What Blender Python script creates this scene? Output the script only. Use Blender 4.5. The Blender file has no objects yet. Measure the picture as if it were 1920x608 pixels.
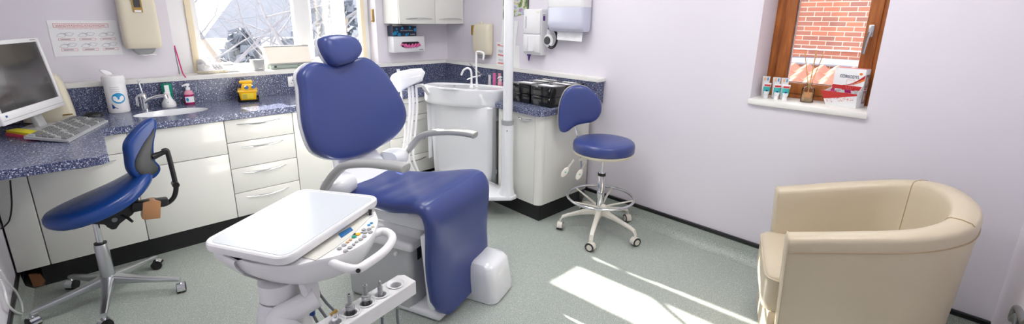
import bpy, bmesh, math, random
from mathutils import Vector, Matrix, Euler
V = Vector
PI = math.pi
D = bpy.data
C = bpy.context.scene
COL = C.collection
random.seed(7)

# ------------------------------------------------------------------ camera model
FPX, PITCH, YAW, ROLL, CY = 853.0, 0.25625017, 0.76487391, -0.01230959, 258.2436
CAM = V((0, 0, 1.5))
_cp, _sp, _c, _s = math.cos(PITCH), math.sin(PITCH), math.cos(YAW), math.sin(YAW)
_fw = V((_s * _cp, _c * _cp, -_sp)); _rt = V((_c, -_s, 0)); _dn = _fw.cross(_rt)
_r2 = math.cos(ROLL) * _rt + math.sin(ROLL) * _dn
_d2 = -math.sin(ROLL) * _rt + math.cos(ROLL) * _dn

def ray(x, y):
    return _r2 * ((x - 960) / FPX) + _d2 * ((y - CY) / FPX) + _fw

def pl(x, y, P, N):
    """where the sight line through a pixel of the photo meets a plane of the room"""
    d = ray(x, y); P = V(P); N = V(N)
    return CAM + d * ((P - CAM).dot(N) / d.dot(N))

def atz(x, y, z): return pl(x, y, (0, 0, z), (0, 0, 1))
def atx(x, y, X): return pl(x, y, (X, 0, 0), (1, 0, 0))
def aty(x, y, Y): return pl(x, y, (0, Y, 0), (0, 1, 0))

cam_d = D.cameras.new('camera'); cam = D.objects.new('camera', cam_d); COL.objects.link(cam)
cam.matrix_world = Matrix(((_r2.x, -_d2.x, -_fw.x, 0), (_r2.y, -_d2.y, -_fw.y, 0), (_r2.z, -_d2.z, -_fw.z, 1.5), (0, 0, 0, 1)))
cam_d.sensor_width = 36; cam_d.lens = FPX / 1920 * 36; cam_d.shift_y = (CY - 304) / 1920
cam_d.clip_start = 0.02; cam_d.clip_end = 300
C.camera = cam

# ------------------------------------------------------------------ materials
def S(r, g, b):
    f = lambda c: (c / 255 / 12.92) if c / 255 <= .04045 else ((c / 255 + .055) / 1.055) ** 2.4
    return (f(r), f(g), f(b), 1)

def mat(name, col, rough=.5, metal=0, bump=0, bscale=200, var=0, vscale=8, coat=0, emit=None, estr=0, spec=.5, sss=0):
    m = D.materials.new(name); m.use_nodes = True
    nt = m.node_tree; b = nt.nodes['Principled BSDF']
    b.inputs['Base Color'].default_value = col
    b.inputs['Roughness'].default_value = rough
    b.inputs['Metallic'].default_value = metal
    b.inputs['Coat Weight'].default_value = coat
    b.inputs['Coat Roughness'].default_value = .08
    b.inputs['Specular IOR Level'].default_value = spec
    if emit:
        b.inputs['Emission Color'].default_value = emit; b.inputs['Emission Strength'].default_value = estr
    tc = nt.nodes.new('ShaderNodeTexCoord')
    n = nt.nodes.new('ShaderNodeTexNoise'); n.inputs['Scale'].default_value = vscale; n.inputs['Detail'].default_value = 4
    nt.links.new(tc.outputs['Object'], n.inputs['Vector'])
    if var:
        mx = nt.nodes.new('ShaderNodeMix'); mx.data_type = 'RGBA'
        mx.inputs['A'].default_value = tuple(c * (1 - var) for c in col[:3]) + (1,)
        mx.inputs['B'].default_value = tuple(min(1, c * (1 + var)) for c in col[:3]) + (1,)
        nt.links.new(n.outputs['Fac'], mx.inputs['Factor']); nt.links.new(mx.outputs['Result'], b.inputs['Base Color'])
    if bump:
        n2 = nt.nodes.new('ShaderNodeTexNoise'); n2.inputs['Scale'].default_value = bscale; n2.inputs['Detail'].default_value = 3
        nt.links.new(tc.outputs['Object'], n2.inputs['Vector'])
        bp = nt.nodes.new('ShaderNodeBump'); bp.inputs['Strength'].default_value = bump; bp.inputs['Distance'].default_value = .002
        nt.links.new(n2.outputs['Fac'], bp.inputs['Height']); nt.links.new(bp.outputs['Normal'], b.inputs['Normal'])
    return m

def ramp(nt, stops, src, interp='LINEAR'):
    r = nt.nodes.new('ShaderNodeValToRGB'); cr = r.color_ramp; cr.interpolation = interp
    while len(cr.elements) < len(stops): cr.elements.new(.5)
    for e, (p, c) in zip(cr.elements, stops): e.position = p; e.color = c
    nt.links.new(src, r.inputs['Fac']); return r

def speckle(name, base, stops_dark, light, rough, s1=260, s2=150, amt=.5, seams=False):
    """chips of light and dark in a plain ground: granite laminate, safety vinyl"""
    m = D.materials.new(name); m.use_nodes = True; nt = m.node_tree; b = nt.nodes['Principled BSDF']
    b.inputs['Roughness'].default_value = rough
    tc = nt.nodes.new('ShaderNodeTexCoord')
    def layer(prev, scale, lo, hi, col, off):
        mp = nt.nodes.new('ShaderNodeMapping'); mp.inputs['Location'].default_value = (off, off * 2, off * 3)
        nt.links.new(tc.outputs['Object'], mp.inputs['Vector'])
        n = nt.nodes.new('ShaderNodeTexNoise'); n.inputs['Scale'].default_value = scale; n.inputs['Detail'].default_value = 2
        nt.links.new(mp.outputs['Vector'], n.inputs['Vector'])
        r = ramp(nt, [(lo, (0, 0, 0, 1)), (hi, (1, 1, 1, 1))], n.outputs['Fac'])
        mx = nt.nodes.new('ShaderNodeMix'); mx.data_type = 'RGBA'
        nt.links.new(r.outputs['Color'], mx.inputs['Factor'])
        if isinstance(prev, tuple): mx.inputs['A'].default_value = prev
        else: nt.links.new(prev, mx.inputs['A'])
        mx.inputs['B'].default_value = col
        return mx.outputs['Result']
    o = layer(base, s2, .5, .62, stops_dark, 0.3)
    o = layer(o, s1, amt, amt + .06, light, 1.7)
    o = layer(o, s1 * .55, amt + .02, amt + .07, light, 5.1)
    nt.links.new(o, b.inputs['Base Color'])
    return m

M = {}
M['wall'] = mat('lavender_wall_paint', S(226, 222, 231), .75, bump=.08, bscale=120)
M['ceil'] = mat('white_ceiling_paint', S(240, 240, 240), .9)
M['floor'] = speckle('speckled_vinyl', S(166, 174, 168), S(112, 124, 124), S(204, 208, 198), .42, 420, 300, .57)
M['granite'] = speckle('blue_granite_laminate', S(74, 82, 116), S(44, 50, 82), S(188, 195, 216), .22, 200, 140, .58)
M['cab'] = mat('gloss_cream_cabinet', S(232, 232, 226), .18, coat=.3)
M['cabin'] = mat('cabinet_carcass', S(205, 205, 200), .5)
M['white'] = mat('white_plastic', S(236, 236, 238), .28)
M['whitem'] = mat('white_painted_wood', S(238, 238, 234), .4)
M['gloss'] = mat('white_gloss_enamel', S(234, 236, 240), .12, coat=.5)
M['keys'] = mat('grey_key_plastic', S(132, 134, 136), .4)
M['armgrey'] = mat('warm_grey_armrest', S(172, 173, 172), .35)
M['panel'] = mat('pale_panel_film', S(222, 221, 214), .35)
M['matgrey'] = mat('satin_tray_mat', S(216, 221, 226), .22)
M['lgrey'] = mat('light_grey_plastic', S(190, 192, 194), .35)
M['mgrey'] = mat('mid_grey_plastic', S(160, 162, 164), .4)
M['hose'] = mat('grey_rubber_hose', S(120, 122, 128), .5)
M['black'] = mat('black_plastic', S(22, 22, 24), .35)
M['plinth'] = mat('black_plinth', S(20, 20, 22), .4)
M['blkgl'] = mat('black_gloss_acrylic', S(10, 10, 12), .06, coat=.5)
M['navy'] = mat('navy_leatherette', S(58, 72, 132), .28, bump=.15, bscale=350, var=.06, vscale=3)
M['blue'] = mat('royal_blue_vinyl', S(18, 60, 130), .26, var=.25, vscale=5)
M['beige'] = mat('cream_leather', S(203, 190, 166), .36, bump=.2, bscale=260, var=.05, vscale=4)
M['seam'] = mat('seam_thread', S(176, 154, 122), .6)
M['cream'] = mat('cream_plastic', S(222, 214, 192), .35)
M['piping'] = mat('cream_piping', S(222, 214, 194), .4)
M['chrome'] = mat('chrome', S(225, 226, 230), .1, 1)
M['alu'] = mat('polished_aluminium', S(196, 198, 202), .28, 1)
M['steel'] = mat('brushed_steel', S(176, 178, 182), .25, 1)
M['gold'] = mat('brass', S(176, 146, 84), .3, 1)
M['screen'] = mat('dark_screen', S(62, 60, 60), .12, spec=.6)
M['wood'] = mat('stained_wood', S(152, 84, 34), .35, var=.0)
M['reed'] = mat('natural_reed', S(206, 160, 100), .6)
M['brown'] = mat('brown_tape', S(172, 126, 88), .25)
M['rawwood'] = mat('broken_chipboard', S(120, 80, 50), .9)
M['yellow'] = mat('yellow_plastic', S(246, 190, 10), .35)
M['ynote'] = mat('yellow_paper', S(236, 226, 40), .7)
M['pnote'] = mat('pink_paper', S(240, 80, 110), .7)
M['pink'] = mat('magenta_cord', S(214, 40, 130), .5)
M['pinkg'] = mat('pink_gloves', S(232, 110, 170), .6)
M['soap'] = mat('magenta_soap', S(170, 30, 100), .15)
M['soap2'] = mat('pale_pink_bottle', S(220, 150, 170), .2)
M['green'] = mat('green_plastic', S(20, 150, 118), .3)
M['teal'] = mat('teal_print', S(60, 180, 176), .4)
M['cyan'] = mat('cyan_print', S(24, 150, 206), .4)
M['dblue'] = mat('deep_blue_print', S(16, 70, 140), .4)
M['red'] = mat('red_print', S(196, 44, 44), .45)
M['redl'] = mat('pale_red_ink', S(222, 130, 134), .6)
M['ink'] = mat('grey_ink', S(150, 152, 160), .7)
M['navyink'] = mat('navy_ink', S(34, 40, 96), .5)
M['paper'] = mat('white_paper', S(240, 241, 243), .8)
M['tissue'] = mat('white_tissue', S(246, 246, 248), .9)
M['orange'] = mat('orange_print', S(236, 130, 40), .5)
M['purple'] = mat('purple_plastic', S(84, 40, 130), .35)
M['lcd'] = mat('blue_lcd', S(26, 100, 160), .2)
M['frame'] = mat('white_upvc', S(244, 244, 244), .3)
M['blindw'] = mat('warm_timber_strip', S(240, 226, 194), .5)
M['bin'] = mat('blue_rubber', S(20, 70, 150), .4)
M['maskbox'] = mat('navy_card', S(28, 38, 66), .4)
M['diff'] = mat('fill_panel_glow', S(250, 250, 250), .5, emit=(1, .985, .96, 1), estr=7.2)  # glowing face of the added ceiling fill panels

# wood with grain
def wood():
    m = M['wood']; nt = m.node_tree; b = nt.nodes['Principled BSDF']
    tc = nt.nodes.new('ShaderNodeTexCoord'); mp = nt.nodes.new('ShaderNodeMapping'); mp.inputs['Scale'].default_value = (14, 14, 1.6)
    n = nt.nodes.new('ShaderNodeTexNoise'); n.inputs['Scale'].default_value = 3; n.inputs['Detail'].default_value = 6
    nt.links.new(tc.outputs['Object'], mp.inputs['Vector']); nt.links.new(mp.outputs['Vector'], n.inputs['Vector'])
    r = ramp(nt, [(.3, S(132, 70, 26)), (.55, S(168, 98, 44)), (.75, S(190, 118, 60))], n.outputs['Fac'])
    nt.links.new(r.outputs['Color'], b.inputs['Base Color'])
wood()

def brick():
    m = D.materials.new('red_brick'); m.use_nodes = True; nt = m.node_tree; b = nt.nodes['Principled BSDF']
    b.inputs['Roughness'].default_value = .9
    tc = nt.nodes.new('ShaderNodeTexCoord'); sp = nt.nodes.new('ShaderNodeSeparateXYZ'); cb = nt.nodes.new('ShaderNodeCombineXYZ')
    nt.links.new(tc.outputs['Object'], sp.inputs[0])
    nt.links.new(sp.outputs['Y'], cb.inputs['X']); nt.links.new(sp.outputs['Z'], cb.inputs['Y'])
    t = nt.nodes.new('ShaderNodeTexBrick'); nt.links.new(cb.outputs[0], t.inputs['Vector'])
    t.inputs['Scale'].default_value = 1; t.inputs['Brick Width'].default_value = .215; t.inputs['Row Height'].default_value = .072
    t.inputs['Mortar Size'].default_value = .006
    t.inputs['Color1'].default_value = S(148, 92, 72); t.inputs['Color2'].default_value = S(116, 80, 72); t.inputs['Mortar'].default_value = S(166, 154, 144)
    nt.links.new(t.outputs['Color'], b.inputs['Base Color'])
    return m
M['brick'] = brick()
M['tile'] = mat('terracotta_tile', S(168, 116, 100), .8, var=.25, vscale=6)
M['lead'] = mat('lead_flashing', S(104, 110, 122), .7)
M['slate'] = mat('grey_roof_tiles', S(116, 118, 126), .8, var=.2, vscale=3)
M['render'] = mat('white_render', S(225, 226, 230), .9)
M['bark'] = mat('pale_bark', S(118, 108, 98), .9, var=.2)
M['twig'] = mat('frosted_twig', S(112, 110, 116), .9, var=.3)
M['hedge'] = mat('blue_grey_foliage', S(96, 102, 114), .95, var=.4, vscale=2)
M['ground'] = mat('pale_ground', S(205, 208, 205), .95, var=.1, vscale=.6)

def glassmat(name, tint=(1, 1, 1, 1), refl=1.0):
    m = D.materials.new(name); m.use_nodes = True; nt = m.node_tree; nt.nodes.clear()
    o = nt.nodes.new('ShaderNodeOutputMaterial'); t = nt.nodes.new('ShaderNodeBsdfTransparent'); g = nt.nodes.new('ShaderNodeBsdfGlossy')
    g.inputs['Roughness'].default_value = .02; t.inputs['Color'].default_value = tint
    f = nt.nodes.new('ShaderNodeFresnel'); f.inputs['IOR'].default_value = 1.3
    mx = nt.nodes.new('ShaderNodeMixShader')
    nt.links.new(f.outputs[0], mx.inputs[0]); nt.links.new(t.outputs[0], mx.inputs[1]); nt.links.new(g.outputs[0], mx.inputs[2]); nt.links.new(mx.outputs[0], o.inputs[0])
    return m
M['glass'] = glassmat('window_glass')
M['bottle'] = glassmat('clear_bottle_glass', (.9, .92, .92, 1))
M['smoke'] = mat('translucent_lilac_plastic', S(206, 208, 226), .15, coat=.3)

# ------------------------------------------------------------------ mesh builder
class B:
    def __init__(s): s.bm = bmesh.new()
    def verts(s, pts): return [s.bm.verts.new(V(p)) for p in pts]
    def _xf(s, vs, mtx):
        if mtx is not None:
            for v in vs: v.co = mtx @ v.co
    def box(s, c, d, rz=0, bev=0, mtx=None, seg=2):
        r = bmesh.ops.create_cube(s.bm, size=1); vs = r['verts']
        for v in vs: v.co = V((v.co.x * d[0], v.co.y * d[1], v.co.z * d[2]))
        if bev:
            es = list({e for v in vs for e in v.link_edges})
            q = bmesh.ops.bevel(s.bm, geom=es, offset=min(bev, min(d) * .49), segments=seg, profile=.5, affect='EDGES', clamp_overlap=True)
            vs = list({v for f in q['faces'] for v in f.verts} | {v for v in vs if v.is_valid})
        T = Matrix.Translation(V(c)) @ Matrix.Rotation(rz, 4, 'Z')
        if mtx is not None: T = mtx @ T
        for v in vs: v.co = T @ v.co
        return s
    def hull(s, a, b_, bev=0):
        a = V(a); b_ = V(b_); return s.box((a + b_) / 2, [abs(x) for x in (b_ - a)], 0, bev)
    def frame_at(s, p0, p1):
        z = (V(p1) - V(p0)).normalized(); x = z.orthogonal().normalized(); y = z.cross(x); return x, y, z
    def cyl(s, p0, p1, r0, r1=None, seg=20, caps=True):
        r1 = r0 if r1 is None else r1; x, y, z = s.frame_at(p0, p1)
        return s.loft([[V(p0) + (x * math.cos(a) + y * math.sin(a)) * r0 for a in ang(seg)], [V(p1) + (x * math.cos(a) + y * math.sin(a)) * r1 for a in ang(seg)]], caps)
    def loft(s, rings, caps=True, closed=True, loop=False):
        R = [s.verts(r) for r in rings]; n = len(R[0])
        m = n if closed else n - 1
        k = len(R) if loop else len(R) - 1
        for i in range(k):
            A, Bq = R[i], R[(i + 1) % len(R)]
            for j in range(m):
                try: s.bm.faces.new((A[j], A[(j + 1) % n], Bq[(j + 1) % n], Bq[j]))
                except ValueError: pass
        if caps and closed and not loop:
            for q in (R[0][::-1], R[-1]):
                try: s.bm.faces.new(q)
                except ValueError: pass
        return s
    def tube(s, path, r, seg=10, caps=True, closed=False, flat=None, up=None):
        P = [V(p) for p in path]; n = len(P); rings = []; x = None
        for i, p in enumerate(P):
            if closed: t = P[(i + 1) % n] - P[i - 1]
            else: t = P[min(i + 1, n - 1)] - P[max(i - 1, 0)]
            t.normalize()
            if up is not None: x = V(up).cross(t).normalized()
            elif x is None: x = t.orthogonal().normalized()
            else: x = (x - t * x.dot(t)).normalized()
            y = t.cross(x); rr = r[i] if isinstance(r, (list, tuple)) else r
            f = flat if flat else 1
            rings.append([p + x * math.cos(a) * rr + y * math.sin(a) * rr * f for a in ang(seg)])
        return s.loft(rings, caps, True, closed)
    def lathe(s, prof, c=(0, 0, 0), seg=32, sx=1, sy=1, caps=True):
        c = V(c)
        return s.loft([[c + V((r * math.cos(a) * sx, r * math.sin(a) * sy, z)) for a in ang(seg)] for r, z in prof], caps)
    def prism(s, pts, vec, bev=0, seg=2):
        vec = V(vec); A = s.verts(pts); Bq = s.verts([V(p) + vec for p in pts]); n = len(A); fs = []
        for j in range(n): fs.append(s.bm.faces.new((A[j], A[(j + 1) % n], Bq[(j + 1) % n], Bq[j])))
        fs.append(s.bm.faces.new(A[::-1])); fs.append(s.bm.faces.new(Bq))
        if bev:
            es = list({e for f in fs for e in f.edges})
            bmesh.ops.bevel(s.bm, geom=es, offset=bev, segments=seg, profile=.5, affect='EDGES', clamp_overlap=True)
        return s
    def face(s, pts): s.bm.faces.new(s.verts(pts)); return s
    def sphere(s, c, r, sc=(1, 1, 1), u=16, v=10):
        q = bmesh.ops.create_uvsphere(s.bm, u_segments=u, v_segments=v, radius=r)
        for w in q['verts']: w.co = V(c) + V((w.co.x * sc[0], w.co.y * sc[1], w.co.z * sc[2]))
        return s
    def xform(s, mtx):
        for v in s.bm.verts: v.co = mtx @ v.co
        return s
    def build(s, name, m, parent=None, smooth=38, label=None, sub=0):
        bmesh.ops.recalc_face_normals(s.bm, faces=s.bm.faces[:])
        if smooth:
            lim = math.radians(smooth)
            for f in s.bm.faces: f.smooth = True
            for e in s.bm.edges:
                if len(e.link_faces) == 2 and e.calc_face_angle(0) > lim: e.smooth = False
        me = D.meshes.new(name); s.bm.to_mesh(me); s.bm.free()
        me.materials.append(M[m] if isinstance(m, str) else m)
        o = D.objects.new(name, me); COL.objects.link(o)
        if parent is not None: attach(o, parent)
        if sub:
            md = o.modifiers.new('sub', 'SUBSURF'); md.levels = sub; md.render_levels = sub
        if label: o['label'] = label
        return o

def world_basis(o):
    mtx = o.matrix_basis.copy()
    if o.parent: mtx = world_basis(o.parent) @ o.matrix_parent_inverse @ mtx
    return mtx

def attach(o, parent):
    o.parent = parent; o.matrix_parent_inverse = world_basis(parent).inverted()

def ang(n, a0=0): return [a0 + 2 * PI * i / n for i in range(n)]

def thing(name, label, cat, loc=(0, 0, 0), rz=0, group=None):
    o = D.objects.new(name, None); COL.objects.link(o); o.location = loc; o.rotation_euler = (0, 0, rz); o.empty_display_size = .1
    o['label'] = label; o['category'] = cat
    if group: o['group'] = group
    return o

def tag(o, label, cat, group=None, kind=None):
    if label: o['label'] = label
    if cat: o['category'] = cat
    if group: o['group'] = group
    if kind: o['kind'] = kind
    return o

def struct(o): o['kind'] = 'structure'; return o

def dup(root, loc=None, rz=None, label=None, group=None, dloc=None):
    r = root.copy(); COL.objects.link(r)
    if loc is not None: r.location = loc
    if rz is not None: r.rotation_euler = (0, 0, rz)
    if label: r['label'] = label
    if group: r['group'] = group
    def rec(src, dst):
        for ch in list(src.children):
            c = ch.copy(); COL.objects.link(c); c.parent = dst; c.matrix_parent_inverse = ch.matrix_parent_inverse.copy(); rec(ch, c)
    rec(root, r); return r

def smooth_path(pts, n=6, closed=False):
    P = [V(p) for p in pts]; N = len(P); out = []
    rng = range(N if closed else N - 1)
    g = (lambda i: P[i % N]) if closed else (lambda i: P[max(0, min(N - 1, i))])
    for i in rng:
        a, b, c, d = g(i - 1), g(i), g(i + 1), g(i + 2)
        for k in range(n):
            t = k / n
            out.append(.5 * ((2 * b) + (c - a) * t + (2 * a - 5 * b + 4 * c - d) * t * t + (3 * b - a - 3 * c + d) * t ** 3))
    if not closed: out.append(P[-1])
    return out

def rrect(w, h, r, n=5):
    out = []
    for cx, cy, a0 in ((w / 2 - r, h / 2 - r, 0), (-w / 2 + r, h / 2 - r, PI / 2), (-w / 2 + r, -h / 2 + r, PI), (w / 2 - r, -h / 2 + r, 1.5 * PI)):
        for k in range(n + 1):
            a = a0 + k / n * PI / 2; out.append((cx + r * math.cos(a), cy + r * math.sin(a)))
    return out

def pad(b, outline, N, th, puff=.015, edge=.25):
    """upholstered pad: outline in 3D (its front plane), N towards the front"""
    N = V(N).normalized(); c = sum(outline, V()) / len(outline)
    def ring(sc, dz): return [c + (p - c) * sc + N * dz for p in outline]
    e = edge
    rings = [ring(.965, -th), ring(.99, -th * .92), ring(1, -th * .7), ring(1, -th * .35), ring(.992, -th * .15), ring(.972, -th * .03), ring(.94, puff * .25), ring(.85, puff * .6), ring(.65, puff * .85), ring(.4, puff), ring(.12, puff * 1.02)]
    b.loft(rings); return b

def text(name, s, P, X, Y, h, m, parent, width=None, bold=False):
    """lettering standing on a surface: P lower left corner, X reading direction, Y up"""
    cu = D.curves.new(name, 'FONT'); cu.body = s; cu.size = 1; cu.extrude = 0; cu.fill_mode = 'FRONT'
    if bold: cu.offset = .012
    o = D.objects.new(name, cu); COL.objects.link(o); bpy.context.view_layer.update()
    me = D.meshes.new_from_object(o.evaluated_get(bpy.context.evaluated_depsgraph_get()))
    D.objects.remove(o); D.curves.remove(cu)
    xs = [v.co.x for v in me.vertices]; ys = [v.co.y for v in me.vertices]
    x0, y0 = min(xs), min(ys); sy = h / (max(ys) - y0); sx = (width / (max(xs) - x0)) if width else sy
    X = V(X).normalized(); Y = V(Y).normalized(); Z = X.cross(Y)
    bm = bmesh.new(); bm.from_mesh(me); D.meshes.remove(me)
    r = bmesh.ops.extrude_face_region(bm, geom=bm.faces[:])
    nv = {g for g in r['geom'] if isinstance(g, bmesh.types.BMVert)}
    for v in bm.verts:
        v.co = V(P) + X * ((v.co.x - x0) * sx) + Y * ((v.co.y - y0) * sy) + Z * (.0008 if v in nv else 0)
    b = B(); b.bm.free(); b.bm = bm
    return b.build(name, m, parent, smooth=0)
# ------------------------------------------------------------------ the room
XL, XR, YN, YF, ZC = -.42, 2.95, -.23, 4.10, 2.5
WX0, WX1, WZ0, WZ1, WD = .541, 2.135, 1.065, 2.15, 4.36      # window in the far wall
SY0, SY1, SZ0, SZ1, SD = .406, .981, 1.045, 2.0, 3.24        # little window in the right wall

struct(B().hull((XL - .3, YN - .3, -.2), (XR + .35, WD, 0)).build('floor', 'floor'))
struct(B().hull((XL - .3, YN - .3, ZC), (XR + .35, WD, ZC + .15)).build('ceiling', 'ceil'))
struct(B().hull((XL - .3, YN - .3, 0), (XL, WD, ZC)).build('wall_left', 'wall'))
struct(B().hull((XL, YN - .3, 0), (XR, YN, ZC)).build('wall_front', 'wall'))
b = B()
b.hull((XL, YF, 0), (XR, WD, WZ0 - .03)); b.hull((XL, YF, WZ1), (XR, WD, ZC)); b.hull((XL, YF, WZ0 - .03), (WX0, WD, WZ1)); b.hull((WX1, YF, WZ0 - .03), (XR, WD, WZ1))
struct(b.build('wall_back', 'wall'))
b = B()
b.hull((XR, YN - .3, 0), (XR + .35, WD, SZ0 - .03)); b.hull((XR, YN - .3, SZ1), (XR + .35, WD, ZC))
b.hull((XR, YN - .3, SZ0 - .03), (XR + .35, SY0, SZ1)); b.hull((XR, SY1, SZ0 - .03), (XR + .35, WD, SZ1))
struct(b.build('wall_right', 'wall'))

# coved vinyl skirting with its black capping strip (right wall), and along the left wall
prof = [(0, .112), (.02, .112)] + [(.02 + .06 * (1 - math.cos(t)), .065 * (1 - math.sin(t)) + .001) for t in [PI / 2 * k / 7 for k in range(8)]] + [(.08, 0), (0, 0)]
b = B()
P0 = [V((XR - x, YN, z)) for x, z in prof]
b.prism(P0, (0, 2.17 - YN, 0)); struct(b.build('baseboard_right', 'floor'))
b = B(); b.hull((XR - .024, YN, .112), (XR, 2.17, .136), .004); struct(b.build('trim_right', 'black'))
b = B(); b.prism([V((x, YN, z)) for x, z in [(XL, 0), (XL + .05, 0), (XL + .02, .03), (XL + .012, .1), (XL, .1)]], (0, 3.47 - YN, 0)); struct(b.build('baseboard_left', 'floor'))
b = B(); b.hull((XL, YN, .1), (XL + .014, 3.47, .125), .004); struct(b.build('trim_left', 'black'))
b = B(); b.prism([V((XL, YN, z)) + V((0, x, 0)) for x, z in [(0, 0), (.05, 0), (.02, .03), (.012, .1), (0, .1)]], (XR - XL, 0, 0)); struct(b.build('baseboard_front', 'floor'))
b = B(); b.hull((XL, YN, .1), (XR, YN + .014, .125), .004); struct(b.build('trim_front', 'black'))

# boxed-out ledge above the worktop: splashback below, white shelf above
SPX, SPY = 2.865, 4.02
b = B()
b.prism([V(p) for p in [(XL, SPY - .008, 1.037), (SPX - .008, SPY - .008, 1.037), (SPX - .008, 2.035, 1.037), (XR, 2.035, 1.037), (XR, YF, 1.037), (XL, YF, 1.037)]], (0, 0, .03), .004)
b.hull((WX0, YF - .004, 1.037), (WX1, 4.26, 1.067))
struct(b.build('trim_ledge', 'whitem'))
b = B(); b.prism([V(p) for p in [(XL, SPY, .87), (SPX, SPY, .87), (SPX, 2.05, .87), (XR - .002, 2.05, .87), (XR - .002, YF - .003, .87), (XL, YF - .003, .87)]], (0, 0, .166))
tag(b.build('splashback', 'granite'), 'blue speckled granite-look splashback running below the white ledge', 'splashback')

# ------------------------------------------------------------------ window_1 : white frame in the far wall
FY = 4.25
def window_parts():
    w = D.objects.new('window_1', None); COL.objects.link(w); w.location = (WX0, FY, WZ0); w['kind'] = 'structure'
    z0, z1 = WZ0, WZ1
    b = B()
    b.hull((WX0, FY, z0), (WX0 + .2, FY + .07, z1), .006)
    b.hull((WX1 - .08, FY, z0), (WX1, FY + .07, z1), .006)
    b.hull((WX0 + .2, FY, z0), (WX1 - .08, FY + .07, z0 + .05), .006)
    b.hull((WX0 + .2, FY, z1 - .06), (WX1 - .08, FY + .07, z1), .006)
    b.hull((1.447, FY - .01, z0 + .055), (1.575, FY + .07, z1 - .06), .006)      # mullion
    b.build('window_frame', 'frame', w)
    # casement swung outward: its stile stands clear of the frame and leaves a slot of daylight
    H0 = V((1.585, FY + .03, 0)); e_ = V((.897, .442, 0)); n_ = V((-.442, .897, 0)); L_ = .472; zb, ztp = z0 + .03, z1 - .06
    def cb(u0, u1, za, zc_, t_=.028): return [H0 + e_ * u0 + V((0, 0, za)), H0 + e_ * u1 + V((0, 0, za)), H0 + e_ * u1 + V((0, 0, zc_)), H0 + e_ * u0 + V((0, 0, zc_))]
    b = B(); b.prism(cb(L_ - .145, L_, zb, ztp), n_ * .045, .004); b.build('casement_stile', 'frame', w)
    b = B(); b.prism(cb(.03, L_ - .145, zb, zb + .035), n_ * .045, .004); b.prism(cb(.03, L_ - .145, ztp - .045, ztp), n_ * .045, .004); b.prism(cb(0, .03, zb, ztp), n_ * .045, .004); b.build('casement_rail', 'frame', w)
    b = B(); b.hull((WX0 + .2, FY + .03, z0 + .05), (1.45, FY + .038, z1 - .05)); b.build('glass', 'glass', w)
    b = B(); b.prism([p + n_ * .02 for p in cb(.028, L_ - .14, zb + .03, ztp - .04)], n_ * .008); b.build('glass', 'glass', w)
    for x in (WX0 + .125, WX1 - .088):
        b = B(); b.hull((x, FY - .022, z0 + .002), (x + .04, FY, z1 - .002), .004); b.build('timber_bead', 'blindw', w)
    b = B(); b.hull((2.116, 4.135, 1.45), (WX1, 4.15, 1.57), .003); b.cyl((2.118, 4.142, 1.46), (2.105, 4.142, 1.46), .006); b.build('window_catch', 'gold', w)
window_parts()

# ------------------------------------------------------------------ window_2 : stained wood window in the right wall
def window2():
    w = D.objects.new('window_2', None); COL.objects.link(w); w.location = (SD, SY0, SZ0); w['kind'] = 'structure'
    x0, x1 = 3.19, 3.26
    ya, yb, za, zb = SY0, SY1, SZ0, SZ1
    b = B(); t = .055
    b.hull((x0, yb - t, za), (x1, yb, zb), .005); b.hull((x0, ya, za), (x1, ya + t, zb), .005)
    b.hull((x0, ya + t, za), (x1, yb - t, za + .035), .005); b.hull((x0, ya + t, zb - t), (x1, yb - t, zb), .005)
    b.build('window_frame', 'wood', w)
    b = B(); x0 -= .012; ya2, yb2, za2, zb2 = ya + t - .004, yb - t + .004, za + .03, zb - t + .004; s = .062
    b.hull((x0, yb2 - s, za2), (x1 - .01, yb2, zb2), .006); b.hull((x0, ya2, za2), (x1 - .01, ya2 + s, zb2), .006)
    b.hull((x0, ya2 + s, za2), (x1 - .01, yb2 - s, za2 + .065), .006); b.hull((x0, ya2 + s, zb2 - s), (x1 - .01, yb2 - s, zb2), .006)
    b.build('sash', 'wood', w)
    b = B(); b.hull((x0 + .03, ya2 + s - .005, za2 + .06), (x0 + .038, yb2 - s + .005, zb2 - s + .005)); b.build('glass', 'glass', w)
    b = B()
    for y in (yb2 - s - .004,): b.hull((x0 + .018, y - .004, za2 + .06), (x0 + .03, y + .002, zb2 - s))
    b.hull((x0 + .018, ya2 + s, za2 + .062), (x0 + .03, yb2 - s, za2 + .069)); b.build('glazing_bead', 'steel', w)
    hy = ya2 + .034; hz = 1.445
    b = B(); b.hull((x0 - .012, hy - .013, hz - .02), (x0 + .001, hy + .013, hz + .045), .003)
    b.cyl((x0 - .035, hy, hz), (x0, hy, hz), .009); b.tube(smooth_path([(x0 - .034, hy, hz + .006), (x0 - .04, hy + .004, hz - .03), (x0 - .038, hy + .01, hz - .11)], 5), .011, 8, flat=.5)
    b.build('window_handle', 'alu', w)
    b = B(); b.hull((2.932, ya - .008, SZ0 - .032), (3.2, yb + .006, SZ0), .005); b.build('window_sill', 'whitem', w)
window2()

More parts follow.
